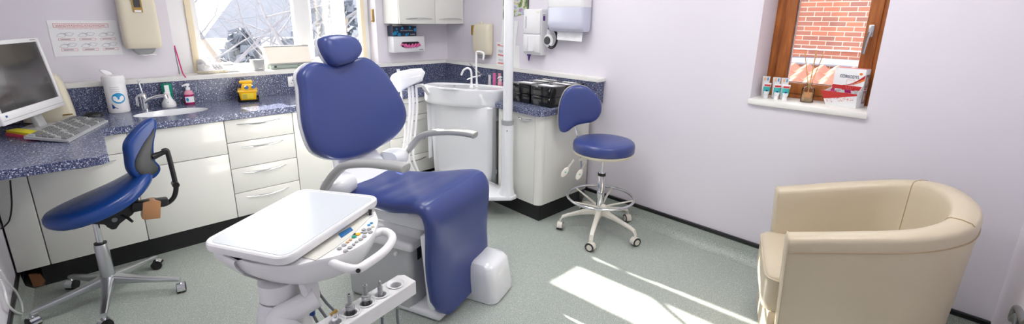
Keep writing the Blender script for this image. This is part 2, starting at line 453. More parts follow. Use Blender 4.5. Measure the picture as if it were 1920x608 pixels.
# ------------------------------------------------------------------ worktop with the under-mounted sink
SC, SA, SB2 = V((.42, 3.705, .87)), .205, .125
def worktop():
    bm = bmesh.new(); z = .87; th = .042
    c = [(XL, SPY), (SPX, SPY), (SPX, 2.115)]
    c += [(2.40, 2.115)] + [(2.38 - .07 * math.sin(t), 2.185 - .07 * math.cos(t)) for t in [PI / 2 * k / 8 for k in range(9)]]
    c += [(2.31, 2.60), (2.34, 2.625), (2.78, 2.66), (2.78, 3.38), (2.30, 3.40), (2.24, 3.405), (.12, 3.405), (.075, 3.39), (.055, 3.35), (.045, 2.76), (.02, 2.73), (XL, 2.73)]
    outer = [V((x, y, z)) for x, y in c]; hole = [SC + V((SA * math.cos(a), SB2 * math.sin(a), 0)) for a in ang(40)]
    loops = []
    for L in (outer, hole):
        vs = [bm.verts.new(p) for p in L]; loops.append([bm.edges.new((vs[i], vs[(i + 1) % len(vs)])) for i in range(len(vs))])
    bmesh.ops.triangle_fill(bm, edges=[e for l in loops for e in l], use_beauty=True, use_dissolve=False, normal=(0, 0, 1))
    top = bm.faces[:]
    r = bmesh.ops.extrude_face_region(bm, geom=top)
    for g in r['geom']:
        if isinstance(g, bmesh.types.BMVert): g.co.z -= th
    b = B(); b.bm.free(); b.bm = bm
    o = b.build('worktop', 'granite', None, smooth=30)
    md = o.modifiers.new('bevel', 'BEVEL'); md.width = .006; md.segments = 2; md.limit_method = 'ANGLE'; md.angle_limit = math.radians(50)
    tag(o, 'blue speckled granite-look worktop running along the window and into the desk', 'worktop')
worktop()
b = B()
rings = []
for k, (s, z) in enumerate([(.998, .80), (.998, .8695), (.985, .8697), (.965, .862), (.94, .82), (.88, .76), (.7, .722), (.3, .71), (.08, .708)]):
    rings.append([V((SC.x + SA * s * math.cos(a), SC.y + SB2 * s * math.sin(a), z)) for a in ang(40)])
b.loft(rings); b.lathe([(0.001, .713), (.02, .713), (.02, .71)], (SC.x, SC.y, 0), 16)
tag(b.build('sink_basin', 'gloss'), 'oval white wash basin sunk into the blue worktop below the tap', 'sink')

# ------------------------------------------------------------------ cabinets
FYF = 3.43
def bow_handle(parent, a, c, out, r=.0045, bow=.020, label=None, sag=.008):
    a = V(a); c = V(c); out = V(out); pts = []
    for k in range(13):
        t = k / 12; q = math.sin(PI * t)
        pts.append(a.lerp(c, t) + out * (.006 + bow * q) + V((0, 0, -sag * q)))
    b = B(); b.tube(pts, [r * (.35 + .9 * math.sin(PI * k / 12) ** .5) for k in range(13)], 8, flat=.7)
    return b.build('handle', 'chrome', parent)

def front(parent, name, x0, x1, z0, z1, hz=None, hx=None):
    b = B(); b.hull((x0 + .0015, FYF, z0 + .0015), (x1 - .0015, FYF + .02, z1 - .0015), .005)
    o = b.build(name, 'cab', parent)
    if hz: bow_handle(o, (hx[0], FYF, hz), (hx[1], FYF, hz), (0, -1, 0))
    return o

def unit(label, x0, x1, fronts, group=None):
    t = thing('base_cabinet', label, 'cabinet', (x0, FYF, 0))
    b = B(); b.hull((x0 + .001, FYF + .021, .13), (x1 - .001, 3.99, .66))
    b.hull((x0 + .001, FYF + .021, .66), (x1 - .001, FYF + .05, .826)); b.build('carcass', 'cabin', t)
    for f in fronts: front(t, *f)
    return t
zt = .824
unit('cream base cabinet under the desk beside the left wall', -.415, -.281, [('door', -.413, -.281, .13, zt)])
unit('cream cabinet with one drawer behind the desk chair', -.281, .157, [('drawer', -.281, .157, .705, zt), ('door', -.281, .157, .13, .705, .672, (-.19, .085))])
unit('cream cabinet with a wide false front below the oval basin', .157, .652, [('false_front', .157, .652, .595, zt), ('door', .157, .652, .13, .595)])
zs = [.13, .305, .483, .667, zt]
unit('cream four-drawer cabinet right of the oval basin', .652, 1.083, [('drawer', .652, 1.083, zs[i], zs[i + 1], zs[i + 1] - .035, (.722, 1.0)) for i in range(4)])
unit('cream single-door cabinet left of the dental chair backrest', 1.083, 1.53, [('door', 1.083, 1.53, .13, zt, .79, (1.13, 1.42))])
unit('cream two-door cabinet hidden behind the dental chair backrest', 1.53, 1.845, [('door', 1.53, 1.845, .13, zt, .79, (1.56, 1.80))])
unit('cream drawer cabinet between dental chair and spittoon', 1.845, 2.31, [('drawer', 1.845, 2.30, zs[i], zs[i + 1], zs[i + 1] - .04, (1.95, 2.2)) for i in range(4)])

# right-hand unit with rounded corner post
t = thing('base_cabinet', 'cream cabinet with rounded corner under the black boxes, beside the wheeled stool', 'cabinet', (2.345, 2.15, 0))
b = B(); b.hull((2.367, 2.17, .13), (2.90, 2.60, .826)); b.build('carcass', 'cabin', t)
b = B(); b.hull((2.345, 2.205, .132), (2.365, 2.60, zt), .005); d_ = b.build('door', 'cab', t)
bow_handle(d_, (2.345, 2.375, .79), (2.345, 2.225, .79), (-1, 0, 0))
b = B(); b.prism([V((2.3985 - .052 * math.cos(a), 2.2025 - .052 * math.sin(a), .132)) for a in [PI / 2 * k / 8 for k in range(9)]] + [V((2.3985, 2.2025, .132))], (0, 0, zt - .132)); b.build('corner_post', 'cab', t)
b = B(); b.hull((2.40, 2.15, .132), (2.925, 2.17, zt), .003); b.build('end_panel', 'cab', t)
b = B()
b.prism([V(p) for p in [(-.325, 3.475, 0), (2.375, 3.475, 0), (2.375, 2.17, 0), (2.87, 2.17, 0), (2.87, 2.19, 0), (2.395, 2.19, 0), (2.395, 3.495, 0), (-.325, 3.495, 0)]], (0, 0, .129))
tag(b.build('plinth', 'plinth'), 'black kickboard plinth running under the cream cabinets', 'plinth')
b = B(); b.prism([V((-.372, 3.47, .012)), V((-.335, 3.47, .002)), V((-.322, 3.47, .03)), V((-.335, 3.47, .075)), V((-.378, 3.47, .09))], (0, .02, 0))
tag(b.build('broken_board', 'rawwood'), 'broken chipboard end of the plinth at the left wall', 'board')

# wall cabinet in the corner
t = thing('wall_cabinet', 'cream wall cabinet with two doors in the corner above the glove dispenser', 'cabinet', (2.21, 3.8, 1.44))
b = B(); b.hull((2.21, 3.821, 1.44), (2.945, 4.098, 2.16), .002); b.build('carcass', 'cab', t)
for x0, x1, hx in ((2.21, 2.602, (2.27, 2.565)), (2.602, 2.945, (2.64, 2.92))):
    b = B(); b.hull((x0 + .001, 3.8, 1.44), (x1 - .0015, 3.82, 2.16), .005); d_ = b.build('door', 'cab', t)
    bow_handle(d_, (hx[0], 3.8, 1.485), (hx[1], 3.8, 1.485), (0, -1, 0), r=.004, bow=.016, sag=-.008)

# double socket on the splashback
t = thing('power_socket', 'white double power socket on the splashback left of the dental chair', 'socket', (1.34, SPY, .97))
b = B(); b.hull((1.262, SPY - .009, .925), (1.408, SPY - .0005, 1.011), .004); b.build('face_plate', 'white', t)
b = B()
for x in (1.30, 1.37):
    b.hull((x - .003, SPY - .0098, .972), (x + .003, SPY - .008, .983)); b.hull((x - .014, SPY - .0098, .951), (x - .006, SPY - .008, .956)); b.hull((x + .006, SPY - .0098, .951), (x + .014, SPY - .008, .956))
b.build('pin_hole', 'black', t)
for x in (1.323, 1.347):
    b = B(); b.hull((x - .008, SPY - .0125, .978), (x + .008, SPY - .008, .994), .002); b.build('rocker_switch', 'white', t)

# unseen ceiling panels, added as fill light for the room
for k, (x, y) in enumerate(((.55, 1.7), (2.0, 2.3), (2.0, .6))):
    t = thing('ceiling_fill_light', ('unseen square panel added as fill light above the tray side', 'unseen square panel added as fill light above the spittoon', 'unseen square panel added as fill light above the armchair')[k], 'light', (x, y, ZC))
    b = B(); b.prism([V((x - .32, y - .32, ZC - .03)), V((x + .32, y - .32, ZC - .03)), V((x + .32, y + .32, ZC - .03)), V((x - .32, y + .32, ZC - .03))], (0, 0, .029), .003); b.build('frame', 'white', t)
    b = B(); b.hull((x - .29, y - .29, ZC - .036), (x + .29, y + .29, ZC - .0305)); b.build('diffuser', 'diff', t)

# ------------------------------------------------------------------ outside
GZ = -2.9
def ground():
    b = B(); b.hull((-40, 4.6, GZ - .2), (60, 90, GZ)); b.hull((3.4, -20, GZ - .2), (60, 4.6, GZ)); tag(b.build('ground', 'ground'), None, None, None, 'structure')
ground()
def house():
    e0 = aty(380, 72, 22); x0 = e0.x; ze = e0.z
    t = thing('house', 'white house with a grey hipped roof seen through the large window', 'house', (x0 + 4, 24, GZ))
    b = B(); b.hull((x0 + .5, 22.6, GZ), (x0 + 10, 30, ze - .001)); b.build('wall', 'render', t)
    A, Bb, Cc, Dd = V((x0, 22, ze)), V((x0 + 10.5, 22, ze)), V((x0 + 10.5, 30.5, ze)), V((x0, 30.5, ze))
    R0, R1 = V((x0 + 3.6, 26.2, ze + 3.4)), V((x0 + 7.2, 26.2, ze + 3.4))
    b = B(); v = b.verts([A, Bb, Cc, Dd, R0, R1]); 
    for f in ((0, 1, 5, 4), (1, 2, 5), (2, 3, 4, 5), (3, 0, 4), (3, 2, 1, 0)): b.bm.faces.new([v[i] for i in f])
    b.build('roof', 'slate', t)
    for x in (x0 + 1.6, x0 + 4.4, x0 + 7.4):
        b = B(); b.hull((x, 22.52, ze - 1.75), (x + .75, 22.59, ze - .6)); b.build('window', 'slate', t)
    b = B(); b.hull((x0 + 5, 25.6, ze + 2.4), (x0 + 5.8, 26.6, ze + 4.4)); b.build('chimney', 'brick', t)
house()

def tree(name, label, x, y, h, seed, lean, spread, group='bare trees outside the window', base=None):
    random.seed(seed)
    t = thing(name, label, 'tree', (x, y, GZ), group=None)
    tr = B(); br = B()
    def limb(b, p, d, L, r, depth):
        pts = [p]; q = p.copy(); dd = d.copy()
        for k in range(4):
            dd = (dd + V((random.uniform(-.25, .25), random.uniform(-.25, .25), random.uniform(-.1, .12)))).normalized(); q = q + dd * L / 4; pts.append(q.copy())
        pts = [V((a.x, a.y, min(a.z, h + GZ))) for a in pts]
        b.tube(smooth_path(pts, 2), [r * (1 - .6 * i / 8) for i in range(9)], 5 if depth > 1 else 8, caps=False)
        if depth >= 4: return
        for k in range(3 if depth else 5):
            s = random.choice(pts[1:]) if k else pts[-1]
            nd = (dd * random.uniform(.3, 1) + V((random.uniform(-1, 1) * spread, random.uniform(-1, 1) * spread, random.uniform(-.15, .6)))).normalized()
            limb(br, s, nd, L * random.uniform(.5, .75), r * .42, depth + 1)
    limb(tr, V((x, y, GZ)), V(lean).normalized(), h * .62, .13, 0)
    tr.build('trunk', 'bark', t); br.build('branches', 'twig', t)
tree('bare_tree', 'bare tree with pale tangled branches in front of the grey roof', 3.0, 13.0, 6.6, 3, (.12, .1, 1), 1.0)
tree('bare_tree', 'gnarled bare tree seen through the right-hand window pane', 3.75, 9.6, 5.3, 11, (-.04, .1, 1), .9)
tree('bare_tree', 'bare tree at the left edge of the large window', 2.1, 15.5, 7.0, 5, (.05, 0, 1), .9)
tree('bare_tree', 'bare tree rising to the right of the white house', 6.6, 15.0, 7.2, 8, (.0, 0, 1), 1.0)
random.seed(4)
def shrub(label, x, y, r, h, seed):
    random.seed(seed); b = B()
    for k in range(520):
        a = random.uniform(0, 2 * PI); zz = random.random(); q = r * math.sqrt(random.random()) * math.sin(PI * (.15 + .8 * zz)) 
        p = V((x + q * math.cos(a), y + q * math.sin(a), GZ + h * zz)); n = V((random.gauss(0, 1), random.gauss(0, 1), random.gauss(0, 1))).normalized(); u = n.orthogonal().normalized() * random.uniform(.12, .3); w = n.cross(u) * .7
        b.face([p - u, p - w, p + u, p + w])
    tag(b.build('evergreen_shrub', 'hedge', smooth=0), label, 'shrub')
for i, (lb, x, y, r, h) in enumerate((('dusty green evergreen at the left of the white house', 2.3, 24, 1.2, 5.2), ('dusty evergreen behind the right-hand pane', 7.0, 16.5, 2.2, 5.0), ('dusty evergreen beyond the grey roof, right side', 18.5, 30, 3.0, 6.8), ('dusty evergreen beyond the grey roof, middle', 11.8, 36, 3.2, 8.4), ('dusty evergreen low behind the gnarled tree', 4.2, 17.5, 1.1, 3.9))):
    shrub(lb, x, y, r, h, i)

# neighbour's brick wall and the red tiles below it (through the little window)
b = B(); b.hull((8.4, -6, GZ), (9.4, 2.26, 5.2)); bw = b.build('brick_house_wall', 'brick')
tag(bw, 'red brick wall of the neighbouring house outside the wooden window', 'wall')
b = B(); b.hull((8.375, -6, 1.082), (8.399, 2.25, 1.098), .002); b.build('string_course', 'render', bw, label='thin pale horizontal course')
b = B(); b.hull((8.36, 2.262, GZ), (8.46, 2.33, 5.2), .01); tag(b.build('downpipe', 'render'), 'white vertical pipe at the left edge of the brick wall', 'pipe')
b = B(); b.prism([V((8.398, -6, .86)), V((8.398, -6, .965)), V((8.25, -6, .885)), V((8.25, -6, .86))], (0, 8.25, 0)); tag(b.build('lead_flashing', 'lead'), 'grey lead flashing between brick wall and red tiles', 'flashing')
def tiles():
    b = B(); ny, nx = 340, 12; rows = []
    for j in range(nx):
        for kk in (0, 1):
            X = 8.24 - 3.4 * (j + kk * .98) / nx; Zb = .85 - (8.24 - X) * .28 + (.0 if kk == 0 else .03)
            rows.append([V((X, -5.5 + 8.3 * i / ny, Zb + .03 * math.sin(2 * PI * i / 8))) for i in range(ny + 1)])
    b.loft(rows, caps=False, closed=False)
    tag(b.build('tiled_roof', 'tile', smooth=60), 'lower roof of wavy terracotta tiles outside the wooden window', 'roof')
    b = B(); b.hull((5.2, -5.4, GZ), (8.1, 2.7, -.3)); tag(b.build('outbuilding_wall', 'render'), 'white wall carrying the terracotta tiled roof outside', 'wall')
tiles()
shrub('light green bush beyond the edge of the brick wall', 11.5, 4.3, 1.2, 6.5, 21)
# ------------------------------------------------------------------ dental chair
DA = V((1.32, 1.78, 0)); DAZ = math.radians(21.5)
DU = V((math.cos(DAZ), math.sin(DAZ), 0)); DB = V((-math.sin(DAZ), math.cos(DAZ), 0))
def dc(l, s, z): return DA + DU * l + DB * s + V((0, 0, z))
DM = Matrix(((DU.x, DB.x, 0, DA.x), (DU.y, DB.y, 0, DA.y), (0, 0, 1, 0), (0, 0, 0, 1)))
def dpl(x, y, lat): return pl(x, y, dc(lat, 0, 0), DU)

def dental_chair():
    t = thing('dental_chair', 'navy leatherette dental chair with white base in the middle of the floor', 'dental chair', DA, DAZ)
    # seat and leg rest: one upholstered surface folding over the knee
    prof = [(.66, .60), (.60, .625), (.48, .628), (.34, .632), (.22, .648), (.12, .668), (.05, .678), (.0, .668), (-.035, .635), (-.055, .585), (-.058, .52), (-.052, .42), (-.048, .32), (-.054, .22), (-.060, .12), (-.068, .050)]
    hw = [.15, .18, .205, .25, .285, .295, .298, .298, .296, .294, .290, .286, .283, .278, .262, .20]
    P = smooth_path([V((0, s, z)) for s, z in prof], 5); W = smooth_path([V((w, 0, 0)) for w in hw], 5)
    rings = []; n = len(P)
    for i, p in enumerate(P):
        a = P[max(0, i - 1)]; c = P[min(n - 1, i + 1)]; tt = (c - a).normalized(); nn = V((0, tt.z, -tt.y))
        if nn.z < -.2 or (abs(nn.z) < .2 and nn.y > 0): nn = -nn
        e = .55 if i in (0, n - 1) else (.88 if i in (1, n - 2) else 1)
        th = .042 * e; w_ = W[i].x; r = []
        for k in range(36):
            q = 2 * PI * k / 36; cx, sy = math.cos(q), math.sin(q)
            X = math.copysign(abs(cx) ** .42, cx) * w_; Z = math.copysign(abs(sy) ** .62, sy) * th
            dish = -.010 * max(0, 1 - (X / max(w_, .01)) ** 2) if sy > 0 and i < n * .45 else 0
            # pulled creases across the seat
            cr = .0075 * math.sin(s_ * 80 + X * 16 + 2.2 * math.sin(X * 11 + s_ * 30)) * (.6 + .4 * math.sin(s_ * 37 - X * 5)) * math.exp(-((s_ - .33) / .16) ** 2) * max(0, 1 - ((X + .02) / .24) ** 2) if (s_ := p.y) is not None and sy > 0 and p.z > .6 else 0
            r.append(DM @ (V((X + .0 , p.y, p.z - .04 * 0)) + nn * (Z - th + dish + cr)))
        rings.append(r)
    b = B(); b.loft(rings); b.build('seat_cushion', 'navy', t, smooth=60)
    # shell under seat and behind the leg rest
    b = B()
    b.prism([dc(-.268, -.022, .10), dc(.25, -.022, .10), dc(.26, .0, .50), dc(-.278, .0, .50)], DB * .04, .010)
    b.build('leg_rest_shell', 'gloss', t)
    b = B(); b.box((0, .30, .525), (.42, .50, .10), 0, .03, DM, 3); b.box((0, .33, .44), (.33, .42, .14), 0, .035, DM, 3)
    b.build('seat_casing', 'gloss', t)
    # backrest, traced and given its thickness
    pts = [(568, 138), (572, 167), (574, 200), (578.5, 237), (591, 274), (605, 290), (630, 299), (659, 298), (696, 286), (733, 265), (757, 241), (765, 216), (757, 187), (741, 159), (724, 134), (704, 115.5), (687, 107), (671, 108.5), (648, 119), (626, 122), (605, 117), (585, 117.5)]
    PB = dc(0, .60, .65); NB = (-DB * 1.0 + V((0, 0, .17)) - DU * .0).normalized()
    o = smooth_path([pl(x, y, PB, NB) for x, y in pts], 4, True)
    b = pad(B(), o, NB, .055, .012); b.build('backrest_cushion', 'navy', t, smooth=60)
    c = sum(o, V()) / len(o)
    b = B(); rg = [[c + (p - c) * s - NB * d for p in o] for s, d in ((.96, .05), (1.004, .052), (1.006, .060), (1.0, .072), (.95, .088), (.8, .105), (.4, .12), (.05, .122))]; b.loft(rg); b.build('backrest_shell', 'gloss', t, smooth=60)
    # headrest
    hp = [(606, 76), (612, 67), (640, 64), (666, 70), (678, 84), (679, 98), (670, 111), (648, 121), (632, 122), (622, 114), (611, 95)]
    PH = dc(0, .655, 1.2); NH = (NB + V((.0, 0, .05))).normalized()
    o = smooth_path([pl(x, y, PH, NH) for x, y in hp], 4, True)
    h = pad(B(), o, NH, .05, .022).build('headrest', 'navy', t, smooth=60)
    c2 = sum(o, V()) / len(o)
    b = B(); b.loft([[c2 + (p - c2) * s - NH * d for p in o] for s, d in ((.95, .045), (1.008, .046), (1.01, .058), (.95, .07), (.6, .082), (.05, .085))]); b.build('headrest_shell', 'gloss', h, smooth=60)
    b = B(); q = c2 - NH * .07; b.tube([q, q - V((0, 0, .1)) - NH * .035, q - V((0, 0, .25)) - NH * .045], .016, 10, flat=.6); b.build('headrest_bar', 'steel', t)
    # spine between seat and backrest
    b = B()
    rr = []
    for s, z, w_, d_ in ((.30, .50, .17, .10), (.50, .54, .185, .12), (.62, .60, .185, .10), (.685, .70, .165, .06), (.715, .80, .15, .04), (.735, .92, .13, .03)):
        rr.append([dc(.02 + x, s + y * .8, z - y * .4) for x, y in rrect(w_ * 2, d_ * 1.2, d_ * .5)])
    b.loft(rr); b.build('backrest_bracket', 'gloss', t)
    # armrests : traced centre lines on the two sides
    for lat, path, rr_, nm in ((-.335, [(607, 358), (617, 340), (634, 320), (652, 309), (690, 306), (725, 309), (752, 313), (763, 316)], None, 0), (.345, [(759, 288), (772, 274), (788, 257), (806, 250), (840, 247), (870, 249), (886, 252), (892, 254)], None, 1)):
        pp = [dpl(x, y, lat) for x, y in path]
        sp = smooth_path(pp, 5); n = len(sp)
        rad = [(.020 + .010 * min(1, i / (n * .4))) * (.55 if i in (0, n - 1) else 1) for i in range(n)]
        b = B(); x_ = DU
        rings = []
        for i, p in enumerate(sp):
            a = sp[max(0, i - 1)]; c_ = sp[min(n - 1, i + 1)]; tt = (c_ - a).normalized(); y_ = tt.cross(x_)
            rings.append([p + x_ * u * (rad[i] / .03) + y_ * v for u, v in [(uu, vv * (.7 if i in (0, n - 1) else 1)) for uu, vv in rrect(.062, .036, .015, 3)]])
        b.loft(rings); b.build('armrest', 'armgrey', t)
        base = pp[0]
        b = B(); e = -1 if lat < 0 else 1
        inner = base - DU * e * .10
        b.loft([[inner + DB * (x * 1) + V((0, 0, y)) + DU * e * k for x, y in rrect(w_, h_, min(w_, h_) * .45)] for k, w_, h_ in ((-.06, .14, .10), (.0, .15, .11), (.06, .12, .09), (.085, .08, .06), (.1, .04, .04))])
        b.build('armrest_mount', 'gloss', t)
    # pedestal
    b = B(); b.box((-.02, .36, .20), (.40, .44, .40), 0, .03, DM, 3); b.build('pedestal', 'lgrey', t)
    b = B(); b.box((-.02, .36, .385), (.43, .47, .05), 0, .018, DM, 3); b.build('pedestal_collar', 'white', t)
    b = B(); b.cyl(dc(-.235, .23, .335), dc(-.215, .23, .335), .009); b.build('cover_screw', 'white', t)
    b = B(); b.prism([dc(-.18, .133, .30), dc(-.15, .133, .30), dc(-.15, .133, .385), dc(-.18, .133, .385)], -DB * .004); b.build('rating_plate', 'black', t)
    # floor base: low plate with a tall rounded pod in the front right corner
    b = B(); b.box((.00, .195, .025), (.44, .43, .048), 0, .018, DM, 3); b.build('base_plate', 'gloss', t)
    b = B(); rg = []
    for z, w_, d_, r in ((.004, .25, .37, .05), (.05, .25, .37, .05), (.14, .235, .345, .05), (.195, .22, .325, .05), (.212, .195, .29, .045), (.218, .14, .22, .04)):
        rg.append([DM @ V((.145 + x, -.025 + y - (.0 if z > .1 else .0), z)) for x, y in rrect(w_, d_, r)])
    b.loft(rg); b.build('foot_pod', 'gloss', t)
dental_chair()

# ------------------------------------------------------------------ delivery cart with tray and instruments
TC = V((.484, 1.600, .80)); TA = math.radians(35.2)
TX = V((math.cos(TA), math.sin(TA), 0)); TY = V((-math.sin(TA), math.cos(TA), 0))
def tc(x, y, z): return V((TC.x, TC.y, 0)) + TX * x + TY * y + V((0, 0, z))
def cart():
    t = thing('delivery_cart', 'white dental delivery unit with a large flat tray, keypad and curved handle', 'delivery unit', (.37, 1.5, 0))
    QL, QF, QR, QK = V((.194, 1.629, 0)), V((.355, 1.339, 0)), V((.807, 1.601, 0)), V((.606, 1.902, 0))
    def tq(x, y, z, w=.51, h=.34):   # x along the long side, y from the operator's edge to the far edge
        u, v = x / w + .5, y / h + .5; p = QF.lerp(QR, u).lerp(QL.lerp(QK, u), v); return V((p.x, p.y, z))
    b = B(); rg = []
    for s, z in ((-.010, .768), (0, .773), (.003, .784), (.002, .796), (-.003, .8005), (-.009, .8003), (-.012, .797), (-.018, .7962), (-.2, .796)):
        rg.append([tq(x, y, z) for x, y in rrect(.51 + s * 2, .34 + s * 1.6, max(.045 + s, .012), 7)])
    b.loft(rg); b.build('tray', 'white', t)
    b = B(); b.loft([[tq(x, y, z) for x, y in rrect(.51 - .036, .34 - .03, .03, 7)] for z in (.7964, .7978)]); b.build('tray_mat', 'matgrey', t)
    # control body: keypad bulging out on the operator's side
    arc = [(400, 474), (470, 497), (540, 503), (592, 492), (636, 482), (671, 467), (694, 450), (707, 428), (709, 411), (702, 393)]
    A = [atz(x, y, .752) for x, y in arc]
    out = smooth_path(A, 3) + [tc(.235, .03, .752), tc(.2, .13, .752), tc(-.1, .13, .752), tc(-.235, .06, .752)]
    c = sum(out, V()) / len(out)
    def ring(s, z): return [V((c.x + (p.x - c.x) * s, c.y + (p.y - c.y) * s, z)) for p in out]
    b = B(); b.loft([ring(.25, .640), ring(.55, .650), ring(.78, .672), ring(.92, .700), ring(.985, .730), ring(1, .745), ring(1, .752), ring(.985, .757), ring(.955, .7575)]); b.build('control_body', 'white', t, smooth=50)
    # keypad details on its top face
    zt_ = .7585
    def q(px, py): return atz(px, py, zt_)
    b = B(); b.prism([q(556, 480), q(592, 489), q(628, 466), q(662, 440), q(694, 408), q(702, 396), q(690, 384)], (0, 0, .0012)); b.build('panel_strip', 'panel', t)
    zt_ += .0012
    b = B(); b.prism([q(635, 440), q(657, 427), q(662, 432), q(640, 447)], (0, 0, .0025)); b.build('display', 'lcd', t)
    btn = [(697, 372 + 28, 'chrome', 0)]
    keys = [(636.7, 466.6), (645, 460), (648, 471), (656, 464.4), (682, 431), (692, 430), (684, 436.8), (695, 435.8), (676, 449.3), (683, 443.7)]
    for x, y in keys:
        p = q(x, y); b = B(); b.cyl(p, p + V((0, 0, .002)), .0078, seg=16); k = b.build('button', 'mgrey', t)
    for x, y, m in ((671.5, 439.5, 'yellow'), (664, 444.5, 'green'), (691.5, 422.5, 'cyan'), (696.5, 419, 'cyan'), (651.5, 454.5, 'reed'), (657, 450, 'reed'), (663, 459, 'mgrey'), (668.5, 454, 'mgrey'), (699, 425.5, 'cream')):
        p = q(x, y); b = B(); b.cyl(p, p + V((0, 0, .002)), .0056 if m not in ('yellow', 'green') else .0085, seg=14); b.build('button', m, t)
    p = q(694, 404); b = B(); b.cyl(p, p + V((0, 0, .004)), .012); b.build('joystick_collar', 'chrome', t)
    b = B(); b.cyl(p, p + V((.004, .004, .022)), .0055, .0065, 12); b.build('joystick', 'black', t)
    # handle
    H = [atz(x, y, .735) for x, y in ((612, 489), (640, 500), (668, 505), (690, 494), (720, 472), (735, 452), (733, 440), (718, 434), (700, 440))]
    b = B(); b.tube(smooth_path(H, 6), .0145, 14); hd = b.build('handle', 'white', t)
    p = atz(668, 505, .735); p2 = p + (CAM - p).normalized() * .012 + V((.0, -.012, 0)); b = B(); b.cyl(p2, p2 + V((-.002, -.006, .003)), .007); b.build('handle_socket', 'black', hd)
    # neck, collar, column, base
    K = V((.372, 1.50, 0))
    b = B(); b.lathe([(.062, .655), (.062, .60), (.064, .596)], K, 32); b.build('neck', 'white', t)
    b = B(); b.lathe([(.0625, .597), (.0625, .590)], K, 32); b.build('collar_ring', 'steel', t)
    b = B(); b.lathe([(.064, .589), (.066, .575), (.069, .57), (.078, .53), (.088, .46), (.098, .36), (.106, .22), (.11, .10)], K, 36); b.build('column', 'white', t)
    b = B(); b.lathe([(.11, .10), (.20, .09), (.235, .075), (.24, .05), (.235, .045)], K, 40); b.build('base', 'white', t)
    for a in ang(4, .6):
        p = K + V((.19 * math.cos(a), .19 * math.sin(a), 0)); b = B(); b.cyl(p + V((-.011, 0, .025)), p + V((.011, 0, .025)), .025); b.build('castor', 'mgrey', t)
    p = atz(538, 535, .60); b = B(); b.tube([p + V((0, 0, .03)), p, p + V((0, 0, -.07))], [.004, .008, .004], 10); b.build('plug', 'black', t)
    # arm carrying the instrument holder
    b = B(); a0, a1 = atz(566, 528, .65), atz(608, 548, .60)
    rg = []
    for k, (p, w_, h_) in enumerate(((atz(572, 520, .66), .07, .06), (atz(578, 534, .635), .078, .06), (atz(585, 550, .615), .075, .055), (atz(590, 560, .595), .06, .05))):
        rg.append([p + TX * x + V((0, 0, y)) - TY * 0 for x, y in rrect(w_, h_, .02)])
    b.loft(rg); b.build('arm_bracket', 'white', t)
    e1, e0 = atz(590, 558, .60), atz(520, 600, .56)
    b = B(); b.tube(smooth_path([e1 + (e1 - e0) * .05, e1.lerp(e0, .5), e0, e0 + V((.02, -.05, -.03)), e0 + V((.06, -.13, -.05))], 6), .037, 18); b.build('swing_arm', 'white', t)
    p = atz(586, 590, .54); b = B(); b.cyl(p, p + V((0, 0, .028)), .009); b.build('rubber_tip', 'bin', t)
    # holder block with five cups
    hz = .565
    R1 = atz(745, 516, hz); L1 = atz(588, 609, hz); hx = (R1 - L1).normalized(); hy = V((hx.y, -hx.x, 0))
    L = (R1 - L1).length; w_ = .085
    cups = [atz(x, y, hz) for x, y in ((747, 536), (717, 553), (690, 569), (660, 587), (628, 603))]
    b = B()
    ol = [L1 - hx * .12, R1 + hx * .0 , R1 + hx * .018 + hy * .02, R1 + hx * .012 + hy * w_, L1 - hx * .12 + hy * w_]
    # body with round openings cut right through
    bm = bmesh.new(); loops = []
    cc = []
    for cpt in cups:
        d = (cpt - L1).dot(hx); cc.append(L1 + hx * d + hy * .042)
    for Lp in [ol] + [[c_ + V((.0195 * math.cos(a), .0195 * math.sin(a), 0)) for a in ang(20)] for c_ in cc]:
        vs = [bm.verts.new(p_) for p_ in Lp]; loops += [bm.edges.new((vs[i], vs[(i + 1) % len(vs)])) for i in range(len(vs))]
    bmesh.ops.triangle_fill(bm, edges=loops, use_beauty=True, normal=(0, 0, 1))
    r = bmesh.ops.extrude_face_region(bm, geom=bm.faces[:])
    for g in r['geom']:
        if isinstance(g, bmesh.types.BMVert): g.co.z -= .055
    b.bm.free(); b.bm = bm
    hb = b.build('instrument_holder', 'white', t, smooth=35)
    md = hb.modifiers.new('bevel', 'BEVEL'); md.width = .004; md.segments = 2; md.limit_method = 'ANGLE'; md.angle_limit = math.radians(60)
    for c_ in cc:
        b = B(); b.loft([[c_ + V((r_ * math.cos(a), r_ * math.sin(a), z_)) for a in ang(28)] for r_, z_ in ((.030, .0006), (.033, .0035), (.031, .0045), (.0195, -.004), (.0195, -.05), (.021, -.05), (.0215, -.006))], caps=False); b.build('cup_rim', 'white', hb)
    b = B(); b.prism([L1 - hx * .12 + hy * .02 - V((0, 0, .05)), L1 - hx * .02 + hy * .02 - V((0, 0, .05)), L1 - hx * .02 + hy * .07 - V((0, 0, .05)), L1 - hx * .12 + hy * .07 - V((0, 0, .05))], (0, 0, -.1), .01); b.build('holder_bracket', 'white', t)
    return cc, hx, hy
CUPS, HX, HY = cart()
lbl = ['grey hose with silver coupling hanging in the cup nearest the leg rest', 'slim ridged steel handpiece standing in the second cup from the leg rest', 'steel drill motor with tall neck in the middle cup of the holder', 'steel drill motor with short black top in the fourth cup from the leg rest', 'chrome syringe head at the cut-off end of the instrument holder']
